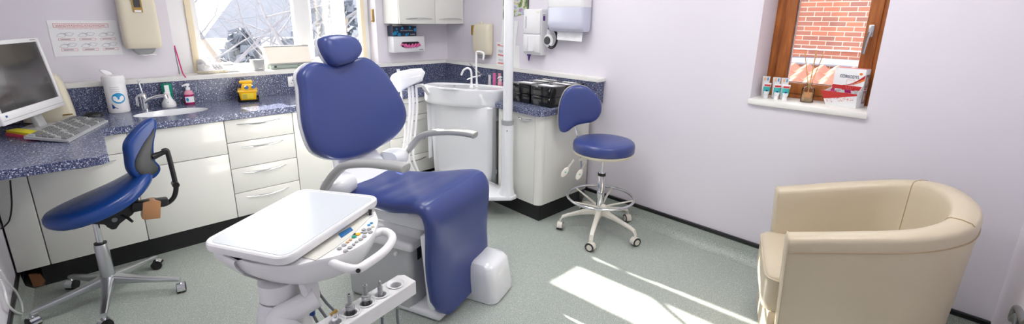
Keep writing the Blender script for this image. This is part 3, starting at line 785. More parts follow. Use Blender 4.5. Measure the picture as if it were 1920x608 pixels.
for k, c_ in enumerate(CUPS):
    t = thing('dental_handpiece', lbl[k], 'handpiece', c_ + V((0, 0, -.09)), group='handpieces hanging in the instrument holder')
    if k in (2, 3):
        b = B(); b.lathe([(.010, -.10), (.013, -.07), (.0135, .012), (.015, .014), (.015, .022), (.012, .024)], c_, 20); b.build('body', 'steel', t)
        b = B(); b.lathe([(.013, .0235), (.013, .028), (.006, .030), (.0062, .060), (.0075, .062), (.0075, .066), (.004, .066), (.004, .058)], c_, 20); b.build('neck', 'mgrey', t)
        b = B(); b.lathe([(.0035, .0625), (.0035, .0665)], c_, 12); b.build('tip_opening', 'black', t)
    elif k == 1:
        pr = [(.008, -.09), (.009, .0)]
        for i in range(8): pr += [(.0088, .004 * i), (.0074, .004 * i + .002)]
        b = B(); b.lathe(pr + [(.006, .034), (.005, .05), (.0025, .052)], c_, 16); b.build('body', 'steel', t)
    elif k == 0:
        b = B(); b.lathe([(.006, -.10), (.008, -.03), (.009, -.018), (.007, -.012), (.003, -.012)], c_, 16); b.build('coupling', 'steel', t)
    else:
        b = B(); b.lathe([(.008, -.09), (.009, .0), (.011, .01), (.012, .022), (.008, .032)], c_, 16); b.build('body', 'chrome', t)
        b = B(); b.cyl(c_ + V((-.012, 0, .028)), c_ + V((.010, 0, .036)), .006); b.build('nozzle', 'gold', t)
    b = B(); p = c_ + V((0, 0, -.10)); u_ = tc(.05 - .035 * k, -.02, .665)
    b.tube(smooth_path([p + V((0, 0, .01)), p + V((0, 0, -.06)), p + HY * .02 + V((0, 0, -.20)), p - HY * .04 + V((0, 0, -.27)), p - HY * .12 + V((-.02, 0, -.2)), u_ + V((0, 0, -.2)), u_], 6), .0052, 8); b.build('hose', 'hose', t)

# ------------------------------------------------------------------ spittoon column
_L = atz(797, 157, .95); _R = atz(946, 167, .95); SR = (_R - _L).normalized(); SV = V((-SR.y, SR.x, 0)); SO = (_L + _R) / 2; SO.z = 0; SHW = (_R - _L).length / 2
def sp(l, d, z): return SO + SR * l + SV * d + V((0, 0, z))
def spittoon():
    t = thing('spittoon_unit', 'white spittoon column with a wide basin top, spouts and foot plate', 'spittoon', SO, math.atan2(SR.y, SR.x))
    def el(a, bb, z, n=3.4, ox=0, oy=0):
        r = []
        for q in ang(44):
            cx, sy = math.cos(q), math.sin(q)
            r.append(sp(ox + math.copysign(abs(cx) ** (2 / n), cx) * a * SHW / .302, oy + .02 + math.copysign(abs(sy) ** (2 / n), sy) * bb * (.64 - .16 * max(0, -cx)), .95 - (.996 - z) * 1.15))
        return r
    b = B(); b.loft([el(.24, .17, .860), el(.282, .21, .862), el(.296, .225, .872), el(.301, .231, .89), el(.302, .232, .975), el(.302, .232, .990), el(.297, .227, .996), el(.288, .218, .996), el(.278, .208, .990), el(.26, .19, .988), el(.1, .07, .986)]); b.build('bowl_surround', 'gloss', t, smooth=50)
    b = B(); b.loft([[sp(-.06 + r_ * math.cos(a), -.02 + r_ * .8 * math.sin(a), z - .045) for a in ang(36)] for r_, z in ((.165, .987), (.163, .991), (.155, .9915), (.148, .988), (.15, .9885))]); b.build('rinse_bowl_rim', 'gloss', t)
    b = B(); b.loft([[sp(-.06 + r_ * math.cos(a), -.02 + r_ * .8 * math.sin(a), z - .045) for a in ang(36)] for r_, z in ((.147, .9885), (.147, .9895))]); b.build('rinse_bowl', 'lgrey', t)
    # column with rounded front
    def co(a, d0, z, x0=0):
        r = []
        for x, y in rrect(a * 2, d0 * 2, .06, 7) : 
            k = max(0, min(1, -(x - .02) / .30)) ** 1.25 if y < 0 else 0
            r.append(sp(x0 + x, y * (1 - k) + .0 * k, z))
        return r
    b = B(); b.loft([co(SHW - .075, .110, .15), co(SHW - .068, .115, .17), co(SHW - .060, .118, .30), co(SHW - .050, .122, .60), co(SHW - .046, .125, .80), co(SHW - .06, .11, .815)]); b.build('column', 'gloss', t)
    b = B(); b.prism([sp(SHW - .062, -.105, .16), sp(SHW - .036, -.09, .16), sp(SHW - .036, -.03, .16), sp(SHW - .07, -.03, .16)], (0, 0, .65), .005); b.build('side_panel', 'mgrey', t)
    for z in (.25, .42, .70):
        b = B(); b.cyl(sp(SHW - .034, -.08, z), sp(SHW - .034, -.08, z + .04), .006); b.build('hinge', 'steel', t)
    b = B(); b.prism([sp(-SHW + .030, -.02, .30), sp(-SHW + .05, -.07, .30), sp(-SHW + .05, .1, .30), sp(-SHW + .030, .08, .30)], (0, 0, .50), .006); b.build('side_rib', 'white', t)
    # foot plate reaching out under the lamp post
    f0 = [V((2.298, 2.33, 0)), V((2.325, 2.40, 0)), V((2.335, 2.66, 0)), V((2.335, 3.2, 0)), V((2.12, 3.24, 0)), V((1.99, 3.1, 0)), V((2.10, 2.44, 0)), V((2.235, 2.325, 0))]
    b = B(); b.prism([p + V((0, 0, .155)) for p in f0], (0, 0, .035), .012); b.build('foot_plate', 'gloss', t)
    b = B(); b.prism([sp(-.2, -.12, 0), sp(.05, -.12, 0), sp(.0, -.02, 0), sp(-.2, -.0, 0)], (0, 0, .155), .01); b.build('floor_pedestal', 'white', t)
    # spouts
    def PT(x, y, d): return pl(x, y, sp(0, d, 0), SV)
    b = B(); b.tube(smooth_path([PT(884, 152, 0) + V((0, 0, -.02)), PT(884, 140, 0), PT(882, 131, 0), PT(876, 128, 0), PT(869, 132, 0), PT(865, 141, 0)], 5), .0085, 12); b.build('bowl_spout', 'white', t)
    b = B(); b.tube(smooth_path([PT(894, 152, .05) + V((0, 0, -.02)), PT(893, 130, .05), PT(893, 104, .05), PT(894, 98, .05), PT(898, 97, .05), PT(905, 99, .05), PT(907, 103, .05), PT(906, 112, .05)], 5), .0085, 12); b.build('cup_filler_spout', 'white', t)
    for x, d in ((884, 0), (894, .05)):
        p = PT(x, 155, d); p.z = .94; b = B(); b.lathe([(.017, 0), (.017, .012), (.011, .02), (.009, .045)], p, 18); b.build('spout_base', 'white', t)
    b = B(); p = PT(852, 156, -.02); p.z = .945; b.lathe([(.012, 0), (.012, .008), (.006, .012)], p, 14); b.build('rinse_nozzle', 'chrome', t)
    # lamp post
    q = V((2.253, 2.395, 0))
    b = B(); b.lathe([(.062, .187), (.058, .20), (.050, .24), (.047, .30), (.046, .74)], q, 28); b.build('post_sleeve', 'gloss', t)
    b = B(); b.lathe([(.049, .74), (.049, .775)], q, 28); b.build('post_collar', 'mgrey', t)
    b = B(); b.lathe([(.036, .775), (.036, 2.2)], q, 28); b.build('lamp_post', 'gloss', t)
    b = B(); p = q - SV * .0468 + V((0, 0, .69)) ; b.sphere(q + (CAM - q).normalized() * 0 + V((-.035, -.030, .70)), .004); b.build('grub_screw', 'black', t)
spittoon()

def assistant_arm():
    P0 = V((1.53, 2.66, 0)); N = V((-.55, -.83, 0)).normalized()
    t = thing('suction_holder', 'white angled suction handpiece holder with hanging hoses left of the spittoon bowl', 'handpiece holder', (1.53, 2.66, .85))
    top = [(731, 150), (733, 143), (746, 136), (770, 131), (790, 129.5), (797.5, 138), (792, 145), (793, 152), (772, 160), (752, 171), (747, 174)]
    o = [pl(x, y, P0, N) for x, y in top]
    b = B(); b.prism(o, -N * .07, .006); b.build('holder_block', 'white', t)
    o2 = [pl(x, y, P0 + N * .012, N) for x, y in ((736, 160), (734, 148), (750, 141), (753, 150), (790, 141), (792, 150), (772, 159), (750, 171))]
    b = B(); b.prism(o2, -N * .02, .004); b.build('holder_fascia', 'gloss', t)
    for k, (x0, x1, m_, r) in enumerate(((752, 757, 'white', .007), (767, 763, 'white', .010), (773, 768, 'white', .0085), (780, 776, 'white', .008))):
        pts = [pl(x0, 165 - k * 2, P0 - N * .03, N), pl(x0 + 2, 200, P0 - N * .03, N), pl(x1 + 3, 245, P0 - N * .03, N), pl(x1, 300, P0 - N * .03, N), pl(x1 + 22, 345, P0 - N * .10, N)]
        sp_ = smooth_path(pts, 14)
        rad = [r * (1 + (.12 if i % 2 else 0) * (k in (1, 2))) for i in range(len(sp_))]
        b = B(); b.tube(sp_, rad, 10); b.build('suction_hose', m_, t)
    b = B(); a = pl(792, 160, P0 - N * .05, N); b.tube([a + V((-.04, 0, .0)), a, sp(-.34, .0, .86)], .012, 10); b.build('link_arm', 'white', t)
    b = B(); p = pl(746, 133, P0 - N * .03, N); b.cyl(p - V((0, 0, .02)), p + V((0, 0, .012)), .009, .012); b.build('swivel_knob', 'chrome', t)
assistant_arm()
# ------------------------------------------------------------------ stools and armchair
def castor_pair(t, p, dirv, R, m_hood, m_wheel, m_rim):
    """twin-wheel castor under an arm end; dirv = rolling direction"""
    dirv = V(dirv).normalized(); ax = V((dirv.y, -dirv.x, 0))
    c = V((p.x, p.y, R)); cs = D.objects.new('castor', None)
    b = B()
    b.cyl(c - ax * .021, c - ax * .004, R); b.cyl(c + ax * .004, c + ax * .021, R); b.cyl(c - ax * .006, c + ax * .006, R * .5)
    w_ = b.build('castor', m_wheel, t)
    b = B()
    pts = []
    for k in range(11):
        a = -.35 + (PI + .5) * k / 10; pts.append(c + dirv * math.cos(a) * (R + .003) + V((0, 0, math.sin(a) * (R + .003))))
    for i in range(10):
        q = [pts[i] - ax * .019, pts[i + 1] - ax * .019, pts[i + 1] + ax * .019, pts[i] + ax * .019]; b.face(q)
    b.cyl(c + V((0, 0, R * .9)), V((p.x, p.y, p.z)), .006)
    b.build('hood', m_hood, w_)
    b = B(); b.cyl(c - ax * .0225, c - ax * .0205, R * .66); b.cyl(c + ax * .0205, c + ax * .0225, R * .66); b.build('wheel_cap', m_rim, w_)

def left_stool():
    K = V((-.056, 3.05, 0))
    t = thing('saddle_stool', 'blue saddle-seat desk stool with polished metal base and taped armrest bracket', 'stool', K)
    ends = [V((.165, 3.273, 0)), V((.226, 2.884, 0)), V((-.1, 2.755, 0)), V((-.356, 3.014, 0)), V((-.213, 3.324, 0))]
    for e in ends:
        d = (e - K).normalized(); u = V((d.y, -d.x, 0)); L = (e - K).length
        b = B(); rg = []
        for k, (s, z, w_, h_) in enumerate(((.02, .125, .030, .05), (.06, .118, .024, .042), (.16, .100, .018, .030), (L - .02, .082, .015, .022), (L, .078, .013, .018))):
            rg.append([K + d * s + u * x + V((0, 0, z + y)) for x, y in rrect(w_ * 2, h_, .008, 3)])
        b.loft(rg); b.build('base_arm', 'alu', t)
        castor_pair(t, e + V((0, 0, .075)), (u + d * .4), .027, 'chrome', 'black', 'black')
    b = B(); b.lathe([(.030, .10), (.034, .12), (.030, .16), (.029, .325), (.027, .33)], K, 24); b.build('column', 'alu', t)
    b = B(); b.lathe([(.0265, .328), (.0265, .338), (.018, .34)], K, 24); b.build('column_cap', 'black', t)
    b = B(); b.lathe([(.014, .33), (.014, .47)], K, 20); b.build('gas_lift', 'chrome', t)
    # saddle seat: long pad tipped down to the left
    SM = Matrix.Translation(V((-.012, 3.06, .590))) @ Matrix.Rotation(math.radians(-17), 4, 'Y') @ Matrix.Rotation(math.radians(8), 4, 'Z')
    def seatring(s, z, dz=1):
        r = []
        for a in ang(48):
            cx, sy = math.cos(a), math.sin(a)
            w_ = 1 - .16 * cx
            x = .245 * cx * s; y = .185 * sy * s * w_
            saddle = .030 * (1 - math.cos(sy * s * 1.6)) * -1 + .028 * (cx * s) ** 2 * (1 if cx > 0 else -.25)
            r.append(SM @ V((x, y, z + saddle * dz)))
        return r
    b = B(); b.loft([seatring(.80, -.045), seatring(.95, -.040), seatring(1.0, -.022), seatring(1.0, -.004), seatring(.975, .012), seatring(.92, .022), seatring(.75, .022), seatring(.5, .016), seatring(.25, .012), seatring(.05, .010)]); b.build('seat', 'blue', t, smooth=60)
    b = B(); b.loft([seatring(.2, -.062), seatring(.72, -.058), seatring(.84, -.046)]); b.build('seat_pan', 'black', t)
    b = B(); b.prism([V((-.13, 3.02, .50)), V((-.13, 3.02, .475)), V((-.02, 3.02, .445)), V((-.02, 3.02, .425)), V((.0, 3.02, .40)), V((.02, 3.02, .40)), V((.03, 3.02, .43)), V((.09, 3.02, .455)), V((.13, 3.02, .50)), V((.13, 3.02, .56))], (0, .09, 0), .006); b.build('tilt_mechanism', 'black', t)
    b = B(); b.cyl(V((.018, 3.018, .455)), V((.018, 3.012, .455)), .012); b.build('pivot_cap', 'hose', t)
    b = B(); b.tube([V((.05, 3.02, .47)), V((.07, 2.99, .46)), V((.085, 2.965, .44))], [.006, .008, .006], 8); b.build('tilt_lever', 'black', t)
    b = B(); b.cyl(V((-.10, 3.03, .49)), V((-.10, 3.0, .475)), .010); b.build('front_lug', 'black', t)
    # bar to the right carrying the backrest, bandaged with brown tape
    b = B(); b.prism([V((.09, 3.0, .475)), V((.25, 3.0, .47)), V((.255, 3.0, .515)), V((.10, 3.0, .53))], (0, .05, 0), .01); b.build('back_bar', 'black', t)
    tp = [(268, 381), (289, 376), (302, 378), (301, 410), (272, 413), (266, 411)]
    tq = [aty(x, y, 2.992) for x, y in tp]
    b = B(); b.prism([V((p.x, p.y, p.z)) for p in tq], (0, .066, 0), .004); b.build('tape_wrap', 'brown', t)
    W = [(304, 385), (316, 380), (326, 370), (330, 355), (328, 340), (322, 315), (316, 292), (312, 282), (304, 284)]
    b = B(); b.tube(smooth_path([aty(x, y, 3.03) for x, y in W], 6), .0125, 12); b.build('back_stem', 'black', t)
    b = B(); p = aty(329, 346, 3.02); b.cyl(p + V((0, -.02, 0)), p + V((0, .03, 0)), .017); b.build('height_knob', 'black', t)
    b = B(); b.tube([aty(314, 282, 3.03), aty(302, 288, 3.03), aty(287, 294, 3.03)], [.016, .014, .02], 10, flat=.8); b.build('back_joint', 'black', t)
    N = V((.45, -.89, 0)).normalized(); P0 = V((.2, 3.03, .8))
    out = [(290.5, 222), (278, 226.5), (259.5, 242.6), (243, 263), (238.7, 278), (241, 296), (243, 313), (247, 324), (256, 333.6), (274, 340), (291, 334.5), (301, 323), (301, 313), (293, 305), (289, 288), (289, 268), (292, 250), (294.5, 234)]
    o = smooth_path([pl(x, y, P0, N) for x, y in out], 4, True)
    b = pad(B(), o, N, .045, .006); b.build('backrest_pad', 'blue', t, smooth=60)
    sh = [(290.5, 241), (283, 252), (271, 268), (258, 292), (254, 306), (257, 320), (271, 331), (286, 329), (296, 321), (297.5, 314), (289, 307), (285.5, 290), (285.5, 268)]
    o = smooth_path([pl(x, y, P0 + N * .010, N) for x, y in sh], 4, True)
    b = pad(B(), o, N, .012, .004); b.build('backrest_shell', 'hoseD', t, smooth=60)
M['hoseD'] = mat('charcoal_shell_plastic', S(58, 60, 62), .35)
left_stool()

def right_stool():
    K = V((2.59, 1.77, 0))
    t = thing('round_stool', 'navy round-seat stool with kidney backrest and chrome foot ring beside the black boxes', 'stool', K)
    ends = [V((2.391, 1.969, 0)), V((2.294, 1.62, 0)), V((2.583, 1.458, 0)), V((2.873, 1.707, 0)), V((2.80, 2.02, 0))]
    ends[4] = V((2.745, 2.03, 0))
    for e in ends:
        d = (e - K).normalized(); u = V((d.y, -d.x, 0)); L = (e - K).length
        b = B(); rg = []
        for k, (s, z, w_, h_) in enumerate(((.02, .150, .028, .045), (.05, .150, .022, .04), (.14, .138, .016, .030), (L - .05, .115, .015, .022), (L - .012, .100, .014, .022), (L, .070, .013, .018))):
            rg.append([K + d * s + u * x + V((0, 0, z + y)) for x, y in rrect(w_ * 2, h_, .008, 3)])
        b.loft(rg); b.build('base_arm', 'cream2', t)
        castor_pair(t, e + V((0, 0, .085)), (u - d * .3), .030, 'cream2', 'hoseD', 'cream2')
    b = B(); b.lathe([(.034, .13), (.040, .15), (.036, .18)], K, 24); b.build('hub', 'cream2', t)
    b = B(); b.lathe([(.027, .18), (.027, .44), (.022, .45)], K, 24); b.build('column', 'chrome', t)
    b = B(); b.lathe([(.0285, .425), (.0285, .445), (.016, .448)], K, 24); b.build('column_cap', 'black', t)
    b = B(); b.lathe([(.013, .44), (.013, .60)], K, 20); b.build('gas_lift', 'chrome', t)
    b = B(); b.tube([K + V((.235 * math.cos(a), .235 * math.sin(a), .262)) for a in ang(60)], .0095, 12, closed=True); r_ = b.build('foot_ring', 'chrome', t)
    for a in ang(5, .25):
        b = B(); b.tube([K + V((.02 * math.cos(a), .02 * math.sin(a), .185)), K + V((.10 * math.cos(a), .10 * math.sin(a), .215)), K + V((.232 * math.cos(a), .232 * math.sin(a), .258))], [.014, .010, .008], 10, flat=.6, up=(0, 0, 1)); b.build('ring_spoke', 'cream2', t)
    p = K + V((-.02, -.045, .20)); b = B(); b.sphere(p, .024); b.build('ring_knob', 'cream2', t)
    b = B(); b.lathe([(.10, .588), (.203, .590), (.212, .600), (.213, .608), (.20, .612)], K, 48); b.build('seat_pan', 'piping', t)
    b = B(); b.lathe([(.15, .604), (.205, .608), (.213, .618), (.2135, .655), (.209, .672), (.198, .682), (.17, .688), (.10, .690), (.02, .691)], K, 56); b.build('seat', 'navy', t, smooth=60)
    # backrest
    C0 = V((2.555, 1.985, .9)); N = V((-.62, -.78, .06)).normalized()
    out = [(1049.5, 243), (1048, 222), (1050, 200), (1056, 180), (1066, 166), (1084, 160), (1100, 163), (1113, 172), (1124, 185), (1128.5, 199), (1127, 213), (1120, 224), (1109, 230), (1097, 232), (1085, 234.5), (1074, 240), (1065, 247), (1056, 249)]
    o = smooth_path([pl(x, y, C0, N) for x, y in out], 4, True)
    b = pad(B(), o, N, .038, .014); bp = b.build('backrest', 'navy', t, smooth=60)
    c = sum(o, V()) / len(o); sh = V((N.y, -N.x, 0)).normalized() * .006
    b = B(); b.loft([[c + (p - c) * s - N * d for p in o] for s, d in ((.96, .036), (1.012, .034), (1.016, .044), (1.0, .052), (.9, .056), (.3, .058))]); b.build('backrest_shell', 'piping', t, smooth=60)
    a = pl(1076, 228, C0 - N * .06, N)
    b = B(); b.tube(smooth_path([a + V((0, 0, .04)), a, pl(1081, 250, C0 - N * .06, N), pl(1088, 290, C0 - N * .03, N), pl(1091, 322, C0 - N * .0, N)], 6), .011, 10, flat=.7); b.build('back_stem', 'chrome', t)
    b = B(); e = pl(1086, 300, C0 - N * .0, N); b.tube([e, V((K.x, K.y, .585)).lerp(e, .3), V((K.x, K.y, .586))], .012, 10, flat=.6); b.build('stem_bracket', 'cream2', t)
    for x, y, x1, y1 in ((1063, 318, 1076, 300), (1089, 322, 1099, 303)):
        PP = C0 + N * .20
        p0 = pl(x1, y1, PP, N); p1 = pl(x, y, PP, N); sp_ = []
        ax, ay, az = B().frame_at(p0, p1)
        b = B(); b.tube([p0.lerp(p1, k / 60) + (ax * math.cos(k * 1.1) + ay * math.sin(k * 1.1)) * .006 for k in range(61)], .0022, 6); sp_ = b.build('lever_spring', 'cream2', t)
        b = B(); q = p1 + (p1 - p0).normalized() * .02
        rg = [[q + (p1 - p0).normalized() * s + V((0, 0, 0)) + sd_ * x_ + N * y_ for x_, y_ in rrect(w_, .016, .006, 3)] for s, w_ in ((-.035, .016), (-.02, .034), (.01, .040), (.03, .03), (.042, .014))] if (sd_ := (p1 - p0).normalized().cross(N)) else []
        b.loft(rg); lv = b.build('lever_paddle', 'cream2', t)
        b = B(); b.sphere(q + N * .009, .006, (1, 1, .6)); b.build('paddle_mark', 'teal', lv)
M['cream2'] = mat('ivory_plastic', S(226, 222, 212), .4)
right_stool()

def armchair():
    F = V((-.35, .937, 0)).normalized(); U = V((F.y, -F.x, 0)); O = V((2.235, .535, 0))
    def ac(l, d, z): return O + U * l - F * d + V((0, 0, z))
    t = thing('tub_armchair', 'cream leather tub armchair in the corner below the wooden window', 'armchair', ac(0, .3, 0), math.atan2(U.y, U.x))
    half = [(.338, .0, .674), (.341, .12, .704), (.344, .24, .735), (.342, .36, .765), (.322, .46, .793), (.262, .55, .820), (.15, .605, .842), (.0, .622, .850)]
    path = [(-l, d, z) for l, d, z in half] + [(l, d, z) for l, d, z in half[-2::-1]]
    P = smooth_path([V(p) for p in path], 5); n = len(P); TH = .088
    rings = []
    for i, p in enumerate(P):
        a = P[max(0, i - 1)]; c = P[min(n - 1, i + 1)]; tt = V((c.x - a.x, c.y - a.y, 0)).normalized(); inn = V((tt.y, -tt.x, 0))
        if inn.dot(V((-p.x, .25 - p.y, 0))) < 0: inn = -inn
        tp = .93
        def at(k, z):  # k: 0 outer..1 inner
            q = V((p.x, p.y, 0)) + inn * (TH * k); sc = 1 - .10 * (1 - z / p.z)   # body tapers towards the floor
            q = V((q.x * sc, .30 + (q.y - .30) * sc, 0)); return ac(q.x, q.y, z)
        z = p.z; sec = [(0, .05), (0, .2), (0, .4), (0, z - .06), (.0, z - .022), (.05, z - .008), (.16, z), (.5, z + .004), (.84, z), (.95, z - .008), (1, z - .022), (1.0, z - .06), (1.05, .5), (1.1, .36), (1.1, .12), (1.05, .05)]
        rings.append([at(k, zz) for k, zz in sec])
    # rounded ends (front faces of the arms)
    def shrink(r, s, off):
        c = sum(r, V()) / len(r); return [c + (p - c) * s + F * off for p in r]
    rings = [shrink(rings[0], .90, .010), shrink(rings[0], .97, .008)] + rings + [shrink(rings[-1], .97, .008), shrink(rings[-1], .90, .010)]
    b = B(); b.loft(rings); b.build('shell', 'beige', t, smooth=50)
    # piping along the outer and inner top edges and down the arm fronts
    b = B(); b.tube([r[3] + (r[3] - r[11]).normalized() * .001 for r in rings[2:-2]], .0028, 6); b.build('outer_seam', 'seam', t)
    for idx in (2, -3):
        r = rings[idx]; b = B(); b.tube([p + F * .004 for p in r[:12]], .003, 6); b.build('arm_front_piping', 'beige', t)
    for f in (.36, .64):
        i = int(2 + f * (n - 1)); r = rings[i]; b = B(); b.tube([p + V((0, 0, .001)) for p in r[5:13]], .0022, 6); b.build('backrest_seam', 'seam', t)
    # seat cushion
    def sr(s, z, of=0):
        o = [(-.238, -.035), (-.1, -.05), (.1, -.05), (.238, -.035), (.246, .1), (.246, .28), (.20, .44), (.0, .50), (-.20, .44), (-.246, .28), (-.246, .1)]
        o = smooth_path([V((x, y, 0)) for x, y in o], 4, True)
        return [ac(p.x * s, .2 + (p.y - .2) * s, z) for p in o]
    b = B(); b.loft([sr(.9, .285), sr(.985, .29), sr(1, .305), sr(1, .42), sr(.99, .442), sr(.96, .453), sr(.85, .458), sr(.5, .462), sr(.1, .463)]); b.build('seat_cushion', 'beige', t, smooth=50)
    b = B(); b.tube(sr(1.0, .438), .0035, 6, closed=True); b.build('cushion_piping', 'beige', t)
    b = B(); b.prism([ac(-.235, -.02, .06), ac(.235, -.02, .06), ac(.25, -.02, .29), ac(-.25, -.02, .29)], -F * .06, .01); b.build('front_rail', 'beige', t)
    for l, d in ((-.27, .03), (.27, .03), (-.2, .48), (.2, .48)):
        b = B(); b.cyl(ac(l, d, 0), ac(l, d, .052), .020, .024); b.build('foot', 'black', t)
armchair()
# ------------------------------------------------------------------ far wall, left part
def flatq(name, x0, x1, z0, z1, Y, m, parent, th=.001):
    b = B(); b.hull((x0, Y - th, z0), (x1, Y, z1)); return b.build(name, m, parent, smooth=0)
def rectline(name, x0, x1, z0, z1, Y, w, m, parent):
    b = B()
    for q in ((x0, x1, z0, z0 + w), (x0, x1, z1 - w, z1), (x0, x0 + w, z0 + w, z1 - w), (x1 - w, x1, z0 + w, z1 - w)): b.hull((q[0], Y - .0008, q[2]), (q[1], Y, q[3]))
    return b.build(name, m, parent, smooth=0)

def poster():
    x0, x1, z0, z1, Y = -.079, .254, 1.232, 1.456, 4.0985
    t = thing('handwashing_poster', 'white laminated hand washing poster with red frames left of the towel dispenser', 'poster', (x0, Y, z0))
    flatq('sheet', x0, x1, z0, z1, Y, 'paper', t, .0015); Y -= .0016
    w = x1 - x0; h = z1 - z0; fx = lambda u: x0 + w * u; fz = lambda v: z1 - h * v
    rectline('title_frame', fx(.07), fx(.86), fz(.20), fz(.085), Y, .0022, 'redl', t)
    text('lettering', 'HANDWASHING KNOWHOW', (fx(.11), Y - .0002, fz(.182)), (1, 0, 0), (0, 0, 1), .0155, 'redl', t, width=w * .70)
    text('lettering', 'Wash hands before and after each patient', (fx(.13), Y - .0002, fz(.25)), (1, 0, 0), (0, 0, 1), .0065, 'redl', t, width=w * .62)
    random.seed(2)
    for r, (v0, v1, vi) in enumerate(((.50, .565, .40), (.79, .86, .70))):
        for k, u in enumerate((.10, .40, .70)):
            u += r * .01
            rectline('caption_frame', fx(u), fx(u + .235), fz(v1), fz(v0), Y, .0016, 'redl', t)
            b = B(); b.hull((fx(u + .03), Y - .0008, fz(v1 - .025)), (fx(u + .17), Y, fz(v0 + .022))); b.build('caption', 'ink', t, smooth=0)
            b = B()   # a pair of hands in thin grey outline
            cx, cz = fx(u + .11), fz(vi)
            for hnd in (-1, 1):
                P = [V((cx + hnd * .018 + .020 * math.cos(a) * (1 + .25 * math.sin(4 * a)), Y - .0006, cz + hnd * .004 + .011 * math.sin(a))) for a in ang(22)]
                b.tube(P, .0007, 4, closed=True)
            for q in range(4): b.tube([V((cx - .025 + q * .007, Y - .0006, cz + .006)), V((cx - .012 + q * .009, Y - .0006, cz + .014 - q * .003))], .0007, 4)
            b.build('hands_drawing', 'ink', t)
poster()

def towel_dispenser(name, label, c, X, N, w, h, d, paper=True, win=None):
    """cream moulded dispenser; X = width axis, N = out of the wall, c = bottom centre on the wall"""
    X = V(X); N = V(N); c = V(c)
    t = thing(name, label, 'dispenser', c)
    def g(x, y, z): return c + X * x + N * y + V((0, 0, z))
    rg = []
    for z, w_, d_, r in ((0.03, .90, .82, .035), (.012, .93, .88, .035), (.03, .97, .95, .035), (.06, .99, .985, .035), (.12, 1, 1, .035), (h * .5, 1, 1, .035), (h - .06, .99, .97, .035), (h - .025, .97, .90, .03), (h - .006, .92, .78, .03), (h, .82, .62, .02)):
        rr = [g(x, max(.003, y + d * d_ / 2), z) for x, y in rrect(w * w_, d * d_, min(r, d * d_ * .45), 5)]
        rg.append(rr)
    b = B(); b.loft(rg[1:]); b.build('cover', 'cream', t)
    b = B(); b.loft([[g(x, y + d * .52, z) for x, y in rrect(w * q, d * .62 * q, .02)] for z, q in ((.014, .66), (-.012, .55), (-.030, .36))]); b.build('outlet', 'mgrey', t)
    return t, g
t, g = towel_dispenser('paper_towel_dispenser', 'cream centre-feed towel dispenser beside the handwashing poster', (.365, YF - .001, 1.262), (1, 0, 0), (0, -1, 0), .205, .36, .13)
b = B(); b.hull(g(-.026, .1312, .248), g(.026, .134, .345)); b.build('sight_window', 'gold', t)
b = B(); b.hull(g(-.018, .134, .25), g(.018, .1352, .262)); b.build('lock_label', 'paper', t)
b = B(); b.hull(g(-.018, .134, .28), g(.018, .1352, .33)); b.build('window_slot', 'hoseD', t)
b = B(); b.tube(smooth_path([g(-.02, .07, -.02), g(.0, .08, -.035), g(.03, .10, -.03), g(.06, .10, -.034)], 5), [.012, .011, .010, .009, .008, .008, .007, .007, .006, .006, .006, .005, .005, .004, .004, .003][:16], 8, flat=.5); b.build('paper_end', 'tissue', t)
t, g = towel_dispenser('paper_towel_dispenser', 'small cream towel dispenser in the corner above the spittoon spouts', (XR - .001, 3.455, 1.148), (0, 1, 0), (-1, 0, 0), .245, .30, .09)
b = B(); b.hull(g(.085, .045, .19), g(.1245, .089, .285), .006); b.build('sight_window', 'gold', t)
b = B(); b.cyl(g(.0, .06, .295), g(0, .06, .32), .014); b.build('lock', 'cream', t)

